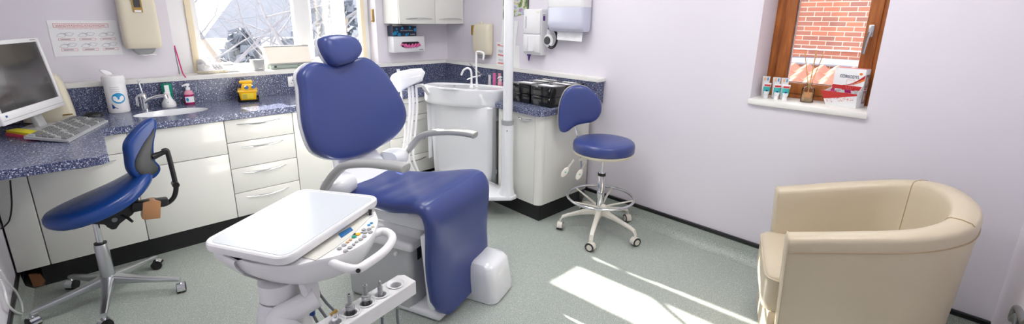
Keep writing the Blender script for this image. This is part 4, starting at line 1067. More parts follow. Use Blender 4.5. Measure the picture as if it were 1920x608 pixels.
# ------------------------------------------------------------------ desk
def monitor():
    P1, P2 = V((-.298, 3.20, .972)), V((-.0845, 3.74, .972))
    w = (P2 - P1).normalized(); W = (P2 - P1).length; n = V((w.y, -w.x, 0)); up = (V((0, 0, 1)) - n * .13).normalized(); nn = w.cross(up).normalized()
    if nn.dot(n) < 0: nn = -nn
    H = .395
    t = thing('computer_monitor', 'white flat computer monitor with a dark screen on the desk', 'monitor', (-.25, 3.55, .87))
    c = (P1 + P2) / 2
    def g(x, y, z): return c + w * x + up * y + nn * z
    b = B(); b.prism([g(-W / 2, 0, 0), g(W / 2, 0, 0), g(W / 2, H, 0), g(-W / 2, H, 0)], -nn * .045, .008); b.build('case', 'white', t)
    b = B()
    for q in ((-W / 2 + .002, W / 2 - .002, .0, .058), (-W / 2 + .002, W / 2 - .002, H - .022, H - .001), (-W / 2 + .002, -W / 2 + .024, .055, H - .02), (W / 2 - .024, W / 2 - .002, .055, H - .02)):
        b.prism([g(q[0], q[2], .0), g(q[1], q[2], .0), g(q[1], q[3], .0), g(q[0], q[3], .0)], nn * .010, .003)
    b.build('bezel', 'white', t)
    b = B(); b.prism([g(-W / 2 + .022, .056, 0), g(W / 2 - .022, .056, 0), g(W / 2 - .022, H - .02, 0), g(-W / 2 + .022, H - .02, 0)], nn * .002); b.build('screen', 'screen', t)
    b = B(); b.prism([g(-W / 2 + .01, .020, .010), g(W / 2 - .01, .020, .010), g(W / 2 - .01, .022, .010), g(-W / 2 + .01, .022, .010)], nn * .001); b.build('bezel_groove', 'mgrey', t)
    b = B(); b.prism([g(-W / 2 + .035, .034, .010), g(-W / 2 + .05, .034, .010), g(-W / 2 + .05, .044, .010), g(-W / 2 + .035, .044, .010)], nn * .001); b.build('badge', 'dblue', t)
    b = B(); b.prism([g(W / 2 - .09, H - .013, .010), g(W / 2 - .04, H - .013, .010), g(W / 2 - .04, H - .008, .010), g(W / 2 - .09, H - .008, .010)], nn * .001); b.build('badge', 'mgrey', t)
    f = V((-.19, 3.63, 0))
    b = B(); b.loft([[f + w * x + n * y + V((0, 0, z)) for x, y in rrect(.20 * s, .16 * s, .04 * s)] for s, z in ((1, .8705), (1, .877), (.9, .884))]); b.build('stand_foot', 'lgrey', t)
    b = B(); b.loft([[V((f.x, f.y, 0)) - n * (.0 + k * .03) + w * x + n * y + V((0, 0, z)) for x, y in rrect(.075, .03, .01)] for k, z in ((0, .882), (1, 1.0), (1.6, 1.12))]); b.build('stand_neck', 'lgrey', t)
monitor()
def scanner():
    t = thing('desktop_speaker', 'beige plastic box unit behind the right edge of the monitor', 'device', (-.14, 3.86, .871))
    b = B(); rr = []
    for z, s, sh in ((.871, 1, 0), (.90, 1.0, 0), (1.0, .96, -.005), (1.10, .88, -.012), (1.14, .78, -.018), (1.147, .6, -.02)):
        rr.append([V((-.155 + sh + x, 3.875 + y, z)) for x, y in rrect(.225 * s, .17, .03)])
    b.loft(rr); b.build('housing', 'cream', t)
    b = B(); b.hull((-.10, 3.786, .905), (-.055, 3.789, .912)); b.build('badge', 'gold', t)
scanner()
def keyboard():
    t = thing('keyboard', 'grey computer keyboard lying at an angle on the desk', 'keyboard', (-.07, 3.44, .871), math.radians(70))
    k0, k1, k3 = V((-.245, 3.295, .872)), V((-.083, 3.12, .872)), V((-.062, 3.79, .872)); k2 = V((.092, 3.60, .872))
    def g(u, v, z): 
        p = k0.lerp(k3, u).lerp(k1.lerp(k2, u), v); return V((p.x, p.y, z + .871 + (.012 * (1 - v))))
    b = B(); b.loft([[g(0, 0, 0), g(1, 0, 0), g(1, 1, 0), g(0, 1, 0)], [g(0, 0, .014), g(1, 0, .014), g(1, 1, .010), g(0, 1, .010)]])
    for v in b.bm.verts:
        if v.co.z < .885 - .0 and False: pass
    b.build('case', 'lgrey', t)
    random.seed(1)
    for r in range(6):
        u = .025
        while u < .955:
            wd = .045 if not (r == 5 and .25 < u < .3) else .27
            if r == 0 and random.random() < .0: u += wd; continue
            if .68 < u < .70 or .83 < u < .845: u += .015; continue
            wd = min(wd, .975 - u)
            v0 = .08 + r * .145; v1 = v0 + .125
            b = B(); e = .004
            b.loft([[g(u + e, v0, .012), g(u + wd - e, v0, .012), g(u + wd - e, v1, .012), g(u + e, v1, .012)], [g(u + e * 1.8, v0 + .012, .0215), g(u + wd - e * 1.8, v0 + .012, .0215), g(u + wd - e * 1.8, v1 - .012, .0215), g(u + e * 1.8, v1 - .012, .0215)]])
            b.build('key', 'keys' if (r + int(u * 20)) % 4 else 'lgrey', t); u += wd
keyboard()
t = thing('computer_mouse', 'black computer mouse between keyboard and wipes tub', 'mouse', (.04, 3.84, .871))
b = B(); b.sphere((.035, 3.845, .871), 1, (.052, .032, .030), 20, 12)
for v in b.bm.verts: v.co.z = max(v.co.z, .8712)
b.build('shell', 'black', t)
b = B(); b.tube([V((.0, 3.845, .895)), V((.015, 3.845, .9025))], .004, 8); b.build('wheel', 'hoseD', t)
b = B(); b.prism([V((-.318, 3.52, .886)), V((-.205, 3.31, .886)), V((-.165, 3.345, .886)), V((-.278, 3.555, .886))], (0, 0, .012)); tag(b.build('sticky_note_pad', 'ynote'), 'yellow sticky note pad on top of the pink one under the monitor', 'note pad')
b = B(); b.prism([V((-.322, 3.51, .8715)), V((-.205, 3.295, .8715)), V((-.160, 3.335, .8715)), V((-.277, 3.55, .8715))], (0, 0, .014)); tag(b.build('sticky_note_pad', 'pnote'), 'pink sticky note pad beneath the yellow one under the monitor', 'note pad')
b = B(); b.tube(smooth_path([V((-.33, 3.60, .878)), V((-.25, 3.64, .879)), V((-.22, 3.72, .879)), V((-.28, 3.80, .879)), V((-.38, 3.78, .879))], 8), .005, 8); tag(b.build('monitor_cable', 'black'), 'black cable coiled on the desk behind the monitor foot', 'cable')
b = B(); b.tube(smooth_path([aty(19, 338, 3.41), aty(20, 352, 3.40), aty(22, 385, 3.40), aty(18, 412, 3.40), aty(9, 424, 3.40), aty(0, 430, 3.40)], 6), .0035, 8); tag(b.build('hanging_cable', 'black'), 'thin black cable hanging below the desk at the left wall', 'cable')
for k, pts in enumerate((((0, 508), (14, 530), (30, 548), (40, 570), (42, 590)), ((0, 525), (8, 545), (14, 570), (28, 585), (42, 590)))):
    b = B(); b.tube(smooth_path([atx(x, y, XL + .02) for x, y in pts], 8), .005, 8); tag(b.build('wall_cable', 'white'), ('white cable looping down the left wall, upper strand', 'white cable looping down the left wall, lower strand')[k], 'cable')

def wipes_tub(c, r, h, label, logo=True):
    t = thing('wipes_tub', label, 'tub', c); c = V(c)
    b = B(); b.lathe([(r * .93, 0), (r * .99, .006), (r, .02), (r, h - .055), (r * .99, h - .05)], c, 36); b.build('tub', 'white', t)
    b = B(); b.lathe([(r * 1.05, h - .052), (r * 1.07, h - .045), (r * 1.07, h - .015), (r * 1.0, h - .004), (r * .8, h), (r * .3, h + .002)], c, 36); b.build('lid', 'white', t)
    if not logo: return t
    d = (V((CAM.x, CAM.y, 0)) - V((c.x, c.y, 0))).normalized(); a0 = math.atan2(d.y, d.x)
    def s(a, z, off=.0012): return c + V(((r + off) * math.cos(a0 + a), (r + off) * math.sin(a0 + a), z))
    def disc(nm, ca, cz, R, m, off, a_from=0, a_to=2 * PI, n=28):
        b = B(); pts = [s(ca + R * math.cos(a_from + (a_to - a_from) * k / n) / r, cz + R * math.sin(a_from + (a_to - a_from) * k / n), off) for k in range(n + 1)]
        ce = s(ca, cz + (0 if a_to - a_from > 6 else (R * .3 * math.sin((a_from + a_to) / 2))), off)
        for k in range(n): b.face([ce, pts[k], pts[k + 1]])
        b.build(nm, m, t, smooth=0)
    disc('logo_disc', .12, h * .40, r * .62, 'cyan', .0012)
    disc('logo_smile', .12, h * .40, r * .44, 'paper', .0018, PI, 2 * PI)
    b = B(); pts = [s(-.60, h * .13), s(-.05, h * .13), s(-.3, h * .17), s(-.60, h * .27)]; b.face(pts); b.build('logo_wedge', 'dblue', t, smooth=0)
    for k in range(3):
        b = B(); pts = [s(-.55 + .9 * i / 8, h * (.70 - .055 * k)) for i in range(9)]; q = [p + V((0, 0, -.004)) for p in pts]; b.loft([pts, q], caps=False, closed=False); b.build('print_line', 'ink2', t, smooth=0)
    return t
M['ink2'] = mat('pale_grey_print', S(206, 208, 214), .6)
t = wipes_tub((.168, 3.918, .871), .056, .245, 'large white wipes tub with round blue logo on the worktop left of the tap')
c = V((.155, 3.918, 1.112)); b = B(); b.loft([[c + V((x + sx, y, z)) for x, y in rrect(w_, .022, .008, 3)] for sx, z, w_ in ((.0, 0, .03), (-.012, .018, .045), (-.028, .034, .035), (-.038, .042, .015))]); b.build('tissue_end', 'tissue', t)

def lever_tap():
    t = thing('basin_tap', 'chrome lever tap beside the oval wash basin', 'tap', (.30, 3.90, .871)); c = V((.30, 3.90, 0))
    b = B(); b.lathe([(.026, .871), (.026, .878), (.021, .882), (.020, .94), (.023, .955), (.021, .975), (.010, .985)], c, 24); b.build('body', 'chrome', t)
    b = B(); b.tube(smooth_path([c + V((.0, 0, .915)), c + V((.035, -.03, .945)), c + V((.075, -.055, .962)), c + V((.11, -.075, .966))], 5), [.016, .016, .015, .015, .014, .014, .013, .013, .013, .013, .013, .013, .013, .013, .013, .013][:16], 12); b.build('spout', 'chrome', t)
    b = B(); e = c + V((.11, -.075, .966)); b.cyl(e + V((0, 0, .006)), e + V((.004, -.003, -.02)), .014); b.build('aerator', 'chrome', t)
    b = B(); b.tube([c + V((0, 0, .975)), c + V((-.002, .01, 1.01)), c + V((-.006, .02, 1.06))], [.006, .005, .0045], 10); b.sphere(c + V((-.006, .02, 1.063)), .007); b.build('lever', 'chrome', t)
    b = B(); b.tube([c + V((-.035, .0, .90 + .0)) , c + V((-.034, 0, .96)), c + V((-.015, 0, .975))], .009, 10); b.build('side_lever', 'chrome', t)
lever_tap()
def cup_set():
    c = V((.436, 3.935, .871))
    t = thing('nozzle_holder', 'white cone shaped holder standing in front of the green cup', 'holder', c)
    b = B(); b.lathe([(.040, 0), (.043, .008), (.040, .03), (.028, .05), (.020, .07), (.017, .09), (.019, .098), (.016, .104)], c, 28); b.build('cone', 'white', t)
    b = B(); b.sphere(c + V((-.006, -.032, .035)), .005); b.build('indicator', 'black', t)
    g = V((.445, 3.985, .871))
    t = thing('green_beaker', 'green translucent beaker behind the white cone holder', 'beaker', g)
    b = B(); b.lathe([(.022, 0), (.026, .05), (.032, .155), (.030, .155), (.024, .05)], g, 28, caps=False); b.build('cup', 'green', t)
    b = B(); b.loft([[g + V((x - .004, y - .029 - z * .04, z)) for x, y in rrect(.026, .002, .0008, 1)] for z in (.02, .15)]); b.build('white_strip', 'paper', t)
cup_set()
def pump_bottle(c, label, m_liq, r=.026, logo=True, s=1.0):
    c = V(c); t = thing('soap_bottle', label, 'bottle', c)
    b = B(); b.lathe([(r * .95, 0), (r, .004), (r, .072 * s)], c, 28, sy=.8); b.build('soap', m_liq, t)
    b = B(); b.lathe([(r, .072 * s), (r, .078 * s), (r * .8, .094 * s), (r * .38, .104 * s), (r * .38, .112 * s)], c, 28, sy=.8, caps=False); b.build('shoulder', 'soap2', t)
    b = B(); b.lathe([(r * .5, .104 * s), (r * .5, .122 * s), (r * .2, .124 * s), (r * .2, .135 * s)], c, 18); b.build('pump_collar', 'white', t)
    b = B(); b.tube([c + V((.012, 0, .138 * s)), c + V((0, 0, .142 * s)), c + V((-.022, 0, .138 * s)), c + V((-.032, 0, .132 * s))], [.009, .010, .006, .004], 10); b.build('pump_head', 'white', t)
    if logo:
        def q(a, z): return c + V(((r + .0012) * math.sin(a), -(r * .8 + .0012) * math.cos(a), z))
        b = B(); b.loft([[q(-1.0 + 2.0 * k / 12, z) for k in range(13)] for z in (.016 * s, .058 * s)], caps=False, closed=False); b.build('label', 'paper', t)
        b = B(); pts = [q(-.5 + .28 * math.cos(a), .038 * s + .013 * math.sin(a)) + V((0, -.0012, 0)) for a in ang(20)]; b.face(pts); b.build('logo', 'cyan', t, smooth=0)
    return t
pump_bottle((.562, 3.958, .871), 'magenta soap pump bottle with white label right of the oval basin', 'soap', .030)

def sharps():
    t = thing('sharps_tray', 'black tray under the yellow sharps box', 'tray', (.93, 3.885, .871), math.radians(-12))
    RM = Matrix.Translation(V((.925, 3.885, 0))) @ Matrix.Rotation(math.radians(-14), 4, 'Z')
    b = B(); b.box((0, 0, .8735), (.135, .20, .005), 0, .002, RM); b.build('base', 'black', t)
    b = B(); b.loft([[RM @ V((x, y, z)) for x, y in rrect(w_, d_, .01)] for w_, d_, z in ((.135, .20, .872), (.145, .21, .888), (.139, .204, .888), (.13, .195, .876))], caps=False); b.build('rim', 'black', t)
    t = thing('sharps_box', 'yellow sharps box with flip lid standing in the black tray', 'box', (.925, 3.885, .877), math.radians(-14))
    b = B(); b.loft([[RM @ V((x, y, z)) for x, y in rrect(w_, d_, .008)] for w_, d_, z in ((.10, .16, .877), (.118, .178, .945), (.13, .19, .946), (.13, .19, .953), (.12, .18, .955))]); b.build('box', 'yellow', t)
    b = B(); b.loft([[RM @ V((x, y + sh, z)) for x, y in rrect(w_, d_, .012)] for w_, d_, z, sh in ((.085, .12, .955, .01), (.07, .09, .985, .02), (.06, .06, .995, .03))]); b.build('lid', 'yellow', t)
    b = B(); b.box((-.005, .045, 1.005), (.09, .05, .022), 0, .009, RM); b.build('lid_flap', 'yellow', t)
    for x, y in ((-.005, -.065), (.04, -.045)):
        b = B(); a = RM @ V((x, y, .975)); e = RM @ V((x + .004, y - .018, .978)); b.cyl(a, e, .013); b.build('catch', 'dblue', t)
    b = B(); b.prism([RM @ V(p) for p in ((-.04, -.0835, .893), (.035, -.0835, .893), (.038, -.089, .935), (-.042, -.089, .935))], RM.to_3x3() @ V((0, -.003, 0))); b.build('label', 'ylabel', t)
    b = B()
    for k in range(4): b.prism([RM @ V((-.034, -.0895 - .0012 * k - .001, .898 + .009 * k)), RM @ V((-.006, -.0895 - .0012 * k - .001, .898 + .009 * k)), RM @ V((-.006, -.0895 - .0012 * k - .001, .900 + .009 * k)), RM @ V((-.034, -.0895 - .0012 * k - .001, .900 + .009 * k))], RM.to_3x3() @ V((0, -.001, 0)))
    b.build('print', 'hose', t)
M['ylabel'] = mat('pale_yellow_label', S(240, 214, 60), .5)
sharps()

# ------------------------------------------------------------------ on the window ledge
LZ = 1.0685
def phone():
    t = thing('telephone', 'white desk telephone with coiled cord on the left of the window ledge', 'telephone', (.76, 4.15, LZ), math.radians(8))
    RM = Matrix.Translation(V((.80, 4.165, LZ))) @ Matrix.Rotation(math.radians(8), 4, 'Z')
    b = B(); b.prism([RM @ V((-.11, y, z)) for y, z in ((-.07, 0), (.07, 0), (.07, .065), (.03, .06), (-.07, .018))], RM.to_3x3() @ V((.25, 0, 0)), .006); b.build('base', 'white', t)
    b = B(); b.tube(smooth_path([RM @ V((-.085, -.06, .05)), RM @ V((-.085, -.03, .075)), RM @ V((-.085, .04, .09)), RM @ V((-.085, .075, .075))], 5), [.020, .018, .015, .013, .013, .013, .013, .013, .013, .013, .013, .015, .017, .019, .020, .020][:16], 12); b.build('handset', 'white', t)
    for r in range(4):
        for k in range(3):
            b = B(); b.box((-.02 + k * .022, -.045 + r * .02, .032 + r * .0085), (.014, .012, .006), 0, .002, RM); b.build('key', 'lgrey', t)
    b = B(); b.prism([RM @ V(p) for p in ((.055, .0, .052), (.125, .0, .052), (.125, .05, .068), (.055, .05, .068))], (0, 0, .002)); b.build('display', 'mgrey', t)
    A = RM @ V((-.09, -.065, .012)); pts = []
    base = smooth_path([A + V((-.06, .02, 0)), A + V((-.02, -.015, 0)), A + V((.05, -.028, 0)), A + V((.11, -.02, 0)), A + V((.13, .0, 0))], 60)
    for k, p in enumerate(base): pts.append(p + V((0, math.cos(k * .75) * .009, math.sin(k * .75) * .009)))
    b = B(); b.tube(pts, .0026, 6); b.build('coiled_cord', 'cream', t)
phone()
t = thing('cube_speaker', 'small grey cube speaker on the window ledge', 'speaker', (1.075, 4.10, LZ), math.radians(6))
RM = Matrix.Translation(V((1.075, 4.11, LZ))) @ Matrix.Rotation(math.radians(8), 4, 'Z')
b = B(); b.box((0, 0, .044), (.088, .07, .087), 0, .005, RM); b.build('housing', 'mgrey2', t) if 'mgrey2' in M else b.build('housing', 'lgrey', t)
b = B(); b.box((0, -.0355, .046), (.078, .002, .075), 0, .0008, RM); b.build('grille', 'mgrey', t)
b = B(); b.box((.004, -.037, .018), (.026, .001, .005), 0, 0, RM); b.build('badge', 'paper', t)

def viewer():
    t = thing('xray_processor', 'cream x-ray viewer box with raised lid on the ledge left of the headrest', 'device', (1.36, 4.18, LZ), math.radians(3))
    a, c_ = aty(502, 133, 4.12), aty(584, 123, 4.12)
    x0, x1 = 1.165, 1.50
    b = B(); b.hull((x0 + .01, 4.115, LZ + .0), (x1, 4.22, LZ + .032), .004); b.build('base', 'lgreen', t)
    b = B(); b.hull((x0 + .035, 4.113, LZ + .010), (x0 + .055, 4.116, LZ + .026), .001); b.build('switch', 'hoseD', t)
    text('lettering', 'VELOPEX', (x1 - .115, 4.1145, LZ + .012), (1, 0, 0), (0, 0, 1), .012, 'hoseD', t, width=.062, bold=True)
    b = B(); b.hull((x0, 4.108, LZ + .034), (x1 + .005, 4.222, LZ + .046), .003); b.build('seal', 'mgrey', t)
    b = B(); b.loft([[V((xx, y, z)) for xx, y, z in ((x0, 4.106, LZ + .047), (x1 + .006, 4.106, LZ + .047), (x1 + .006, 4.222, LZ + .047), (x0, 4.222, LZ + .047))], [V((xx, y, z)) for xx, y, z in ((x0 - .020, 4.150, LZ + .178), (x1 + .004, 4.150, LZ + .178), (x1 + .004, 4.222, LZ + .180), (x0 - .020, 4.222, LZ + .180))]]); b.build('lid', 'ivory', t)
    b = B(); b.hull((x0 - .022, 4.148, LZ + .179), (x1 + .006, 4.223, LZ + .186), .002); b.build('lid_edge', 'mgrey', t)
M['lgreen'] = mat('grey_green_plastic', S(158, 172, 164), .4); M['ivory'] = mat('ivory_enamel', S(240, 230, 216), .3)
viewer()
for k, pts in enumerate((((327, 86), (332, 102), (338, 122), (343, 138), (348, 145)), ((327, 90), (331, 112), (335, 130), (337, 144)))):
    b = B(); b.tube(smooth_path([pl(x, y, (WX0 + .02, 0, 0), (1, 0, 0)) for x, y in pts], 5), .0045 if k == 0 else .003, 8); tag(b.build('ribbon', 'pink' if k == 0 else 'hose'), ('bright magenta cord hanging at the left side of the large window', 'grey cord hanging beside the magenta one at the window')[k], 'cord')

# ------------------------------------------------------------------ right corner: dispensers on the walls
def gloves():
    x0, x1, y0, z0, z1 = 2.24, 2.575, 4.0, 1.165, 1.322
    t = thing('glove_dispenser', 'white wall dispenser with pink gloves showing, below the navy mask box', 'dispenser', ((x0 + x1) / 2, 4.05, z0))
    b = B(); b.hull((x0, 3.985, z0), (x1 + .02, YF - .001, z1), .012)
    b.build('housing', 'white', t)
    X0, X1, Zc = x0 + .085, x1 - .045, (z0 + z1) / 2 - .002
    b = B(); b.prism([V((x + (X0 + X1) / 2, 3.9845, z + Zc)) for x, z in rrect(X1 - X0, .052, .025)], (0, -.0015, 0)); b.build('slot', 'black', t)
    random.seed(5)
    for k in range(5):
        u = (k + .5) / 5; cx = X0 + (X1 - X0) * u
        pts = [V((cx - .024 + .012 * i + random.uniform(-.004, .004), 3.984 - .008 * math.sin(PI * i / 4), Zc - .010 + .013 * math.sin(i * 1.4 + k))) for i in range(5)]
        b = B(); b.tube(smooth_path(pts, 4), .012, 8, flat=.7); b.build('glove', 'pinkg', t)
    text('lettering', 'CanDue', (x1 - .052, 3.984, z0 + .018), (1, 0, 0), (0, 0, 1), .011, 'hoseD', t, width=.048)
gloves()
def masks():
    x0, x1, z0, z1 = 2.245, 2.505, 1.3235, 1.415; Y = 3.995
    t = thing('mask_box', 'navy card box of ear-loop masks with blue bubbles on top of the glove dispenser', 'box', ((x0 + x1) / 2, 4.04, z0))
    b = B(); b.hull((x0, Y, z0), (x1, YF - .003, z1), .001); b.build('box', 'maskbox', t)
    b = B(); b.prism([V((x0 + .01, Y + .01, z1 + .0005)), V((x0 + .11, Y + .005, z1 + .0005)), V((x0 + .09, Y + .04, z1 + .022)), V((x0 + .02, Y + .05, z1 + .02))], (0, .002, 0)); b.build('torn_flap', 'paper', t)
    for u, v, r in ((.10, .30, .017), (.17, .72, .009), (.19, .45, .008), (.26, .12, .018), (.40, .80, .011), (.56, .10, .014), (.64, .22, .008), (.72, .86, .011), (.95, .62, .017), (.03, .2, .012), (.44, .2, .004)):
        b = B(); c = V((x0 + (x1 - x0) * u, Y - .0004, z0 + (z1 - z0) * v)); P = [c + V((max(x0 - c.x, min(x1 - c.x, r * math.cos(a))), 0, max(z0 - c.z, min(z1 - c.z, r * 1.1 * math.sin(a))))) for a in ang(20)]
        b.prism(P, (0, -.0008, 0)); b.build('bubble_print', 'cyan', t, smooth=0)
    text('lettering', 'Ear-Loop Masks', (x0 + .085, Y - .001, z0 + .044), (1, 0, 0), (0, 0, 1), .013, 'paper', t, width=.135)
    text('lettering', 'UNODENT', (x1 - .07, Y - .001, z0 + .010), (1, 0, 0), (0, 0, 1), .008, 'paper', t, width=.055)
masks()

def paper_on_wall(name, label, cat, px, lines, dx=.0012, m='paper'):
    P = [atx(x, y, XR - dx) for x, y in px]; t = thing(name, label, cat, P[-1])
    b = B(); b.prism(P, (-.001, 0, 0)); b.build('sheet', m, t, smooth=0)
    return t, P
t, P = paper_on_wall('wall_notice', 'white notice with red frames on the wall behind the lamp post', 'notice', [(931, 78), (974, 86), (974, 132), (931, 125)], 0)
def onp(P, u, v, off=-.003): 
    p = P[0].lerp(P[1], u).lerp(P[3].lerp(P[2], u), v); return p + V((off, 0, 0))
for v0, v1, u0, u1 in ((.08, .15, .06, .8), (.48, .54, .08, .5), (.8, .86, .08, .5)):
    b = B(); b.prism([onp(P, u0, v0), onp(P, u1, v0), onp(P, u1, v1), onp(P, u0, v1)], (-.0008, 0, 0)); b.build('red_line', 'redl', t, smooth=0)
for v0, u0 in ((.3, .1), (.3, .5), (.65, .1), (.65, .5)):
    b = B(); b.prism([onp(P, u0, v0), onp(P, u0 + .2, v0), onp(P, u0 + .2, v0 + .1), onp(P, u0, v0 + .1)], (-.0008, 0, 0)); b.build('drawing', 'ink2', t, smooth=0)
t, P = paper_on_wall('wall_sheet', 'plain white sheet hanging between picture and notice behind the lamp post', 'sheet', [(943, 37), (972, 40), (966, 92), (938, 85)], 0, .0045)
for k in range(6):
    b = B(); b.prism([onp(P, .15, .12 + k * .12), onp(P, .8, .12 + k * .12), onp(P, .8, .135 + k * .12), onp(P, .15, .135 + k * .12)], (-.0006, 0, 0)); b.build('text_line', 'ink2', t, smooth=0)
def picmat():
    m = D.materials.new('photo_print'); m.use_nodes = True; nt = m.node_tree; b = nt.nodes['Principled BSDF']; b.inputs['Roughness'].default_value = .3
    tc = nt.nodes.new('ShaderNodeTexCoord'); n = nt.nodes.new('ShaderNodeTexNoise'); n.inputs['Scale'].default_value = 14; n.inputs['Detail'].default_value = 3
    nt.links.new(tc.outputs['Object'], n.inputs['Vector'])
    r = ramp(nt, [(.32, S(60, 62, 60)), (.45, S(112, 140, 70)), (.52, S(214, 206, 180)), (.6, S(150, 180, 214)), (.7, S(190, 84, 90))], n.outputs['Fac']); nt.links.new(r.outputs['Color'], b.inputs['Base Color']); return m
M['photo'] = picmat()
t, P = paper_on_wall('wall_picture', 'colourful picture cut off at the top of the wall behind the lamp post', 'picture', [(944, -40), (994, -42), (991, 24), (943, 37)], 0, .003, 'photo')
b = B(); b.prism([onp(P, .975, 0), onp(P, 1.0, 0), onp(P, 1.0, 1), onp(P, .975, 1)], (-.001, 0, 0)); b.build('dark_edge', 'hoseD', t, smooth=0)

def soap_disp():
    y0, y1, z0, z1, X = 2.66, 2.865, 1.200, 1.580, 2.865
    t = thing('soap_dispenser', 'white boxy soap dispenser with purple nozzle and black cable right of the lamp post', 'dispenser', (2.91, 2.76, z0))
    b = B(); b.hull((X + .012, y0, z0), (XR - .001, y1, z1), .008); b.build('housing', 'white', t)
    b = B(); b.hull((X, y0 + .004, z0 + .02), (X + .011, y1 - .004, z0 + .172), .005); b.hull((X, y0 + .004, z0 + .176), (X + .011, y1 - .004, z1 - .01), .005); b.build('front_cover', 'white', t)
    b = B(); b.hull((X - .003, y1 - .04, z0 + .22), (X, y1 - .034, z0 + .32)); b.build('level_slot', 'mgrey', t)
    b = B(); b.prism([V((X - .012 * math.sin(PI * k / 10), y1 - .10 - .045 * math.cos(PI * k / 10), z0 + .03)) for k in range(11)], (0, 0, .13), .004); b.build('push_panel', 'white', t)
    b = B(); b.lathe([(.018, z0 - .0), (.018, z0 - .012), (.010, z0 - .016), (.008, z0 - .04), (.003, z0 - .058)], (X + .03, y1 - .05, 0), 16); b.build('nozzle', 'purple', t)
    b = B(); b.hull((X + .03, y0 - .0015, z1 - .095), (X + .055, y0 + .0005, z1 - .045)); b.build('badge', 'purple', t)
    b = B(); b.hull((X + .033, y0 - .0022, z1 - .056), (X + .052, y0 + .0005, z1 - .049)); b.build('badge_text', 'paper', t)
    b = B(); b.hull((X - .001, y0 + .02, z1 - .035), (X + .001, y0 + .045, z1 - .018)); b.build('sticker', 'cream', t)
    t = thing('mains_adapter', 'white round mains unit with coiled black cable beside the soap dispenser', 'adapter', (2.92, 2.60, 1.28))
    b = B(); b.cyl((XR - .001, 2.60, 1.325), (XR - .05, 2.60, 1.325), .058, .052, 28); b.build('disc', 'white', t)
    b = B(); b.cyl((XR - .05, 2.61, 1.325), (XR - .056, 2.61, 1.325), .034, .032, 24); b.build('socket_face', 'hoseD', t)
    b = B(); b.hull((XR - .035, 2.585, 1.415), (XR - .001, 2.625, 1.46), .004); b.build('plug', 'black', t)
    for k, r in enumerate((.072, .060)):
        pts = [V((XR - .05 - .01 * k, 2.565 - r * .9 * math.sin(a) - .01 * k, 1.345 + r * 1.15 * math.cos(a))) for a in [PI * 1.25 * i / 14 - .3 for i in range(15)]]
        b = B(); b.tube(smooth_path([V((XR - .03, 2.60, 1.44))] + pts, 3), .0055, 8); b.build('cable', 'black', t)
soap_disp()
def white_towels():
    t = thing('paper_towel_dispenser', 'large white towel dispenser with lilac translucent front and a paper sheet hanging out', 'dispenser', (2.9, 2.38, 1.42))
    y0, y1 = 2.195, 2.555
    def sect(z, d, e=0): return [V((XR - .001 - y - d / 2 + .0, (y0 + y1) / 2 + x, z)) for x, y in rrect(y1 - y0 - e, d, .028)]
    b = B(); b.loft([sect(1.590, .13), sect(1.60, .135), sect(1.9, .13), sect(1.96, .11), sect(1.98, .07)]); b.build('upper_cover', 'white', t)
    b = B(); b.loft([sect(1.402, .08, .05), sect(1.408, .105, .02), sect(1.43, .122), sect(1.48, .13), sect(1.590, .13)]); b.build('front_window', 'smoke', t)
    P = [V((XR - .055, 2.485, 1.42)), V((XR - .055, 2.235, 1.42))]
    b = B(); n = 14; rows = []
    for z, dx in ((1.42, .055), (1.40, .06), (1.37, .066), (1.338, .068)):
        rows.append([V((XR - dx - .003 * math.sin(i * 1.1), 2.49 - (.255) * i / n, z - .006 * (i / n) * (1 if z < 1.41 else 0))) for i in range(n + 1)])
    back = [[p + V((.0012, 0, 0)) for p in r] for r in rows]
    b.loft(rows, caps=False, closed=False); b.loft(back, caps=False, closed=False); b.build('paper_sheet', 'tissue', t)
white_towels()

# ------------------------------------------------------------------ black acrylic boxes on the right worktop
def black_box(c, lx, ly, h, label, rz=0):
    t = thing('storage_box', label, 'box', (c[0], c[1], .871), rz, 'black boxes on the right worktop')
    T = Matrix.Translation(V((c[0], c[1], 0))) @ Matrix.Rotation(rz, 4, 'Z')
    b = B(); b.box((0, 0, .871 + h * .24), (lx - .006, ly - .006, h * .48), 0, .003, T); b.build('base', 'blkgl', t)
    b = B(); b.box((0, 0, .871 + h * .75), (lx, ly, h * .50), 0, .003, T); b.build('lid', 'blkgl', t)
    b = B(); b.box((-.01, 0, .871 + h + .0008), (lx * .38, ly * .68, .001), 0, 0, T); b.build('top_label', 'paper', t)
    return t
names = ['black gloss box nearest the stool backrest, front row', 'black gloss box behind the lamp post, front row', 'black gloss box in the middle row nearest the stool', 'black gloss box in the middle row behind the lamp post', 'black gloss box against the splashback nearest the ledge end', 'black gloss box against the splashback, far end']
k = 0
for i, x in enumerate((2.545, 2.705, 2.808)):
    for j, y in enumerate((2.262, 2.478)):
        lx = (.175, .12, .075)[i]
        black_box((x, y), lx, .206, .148, names[i * 2 + j]); k += 1

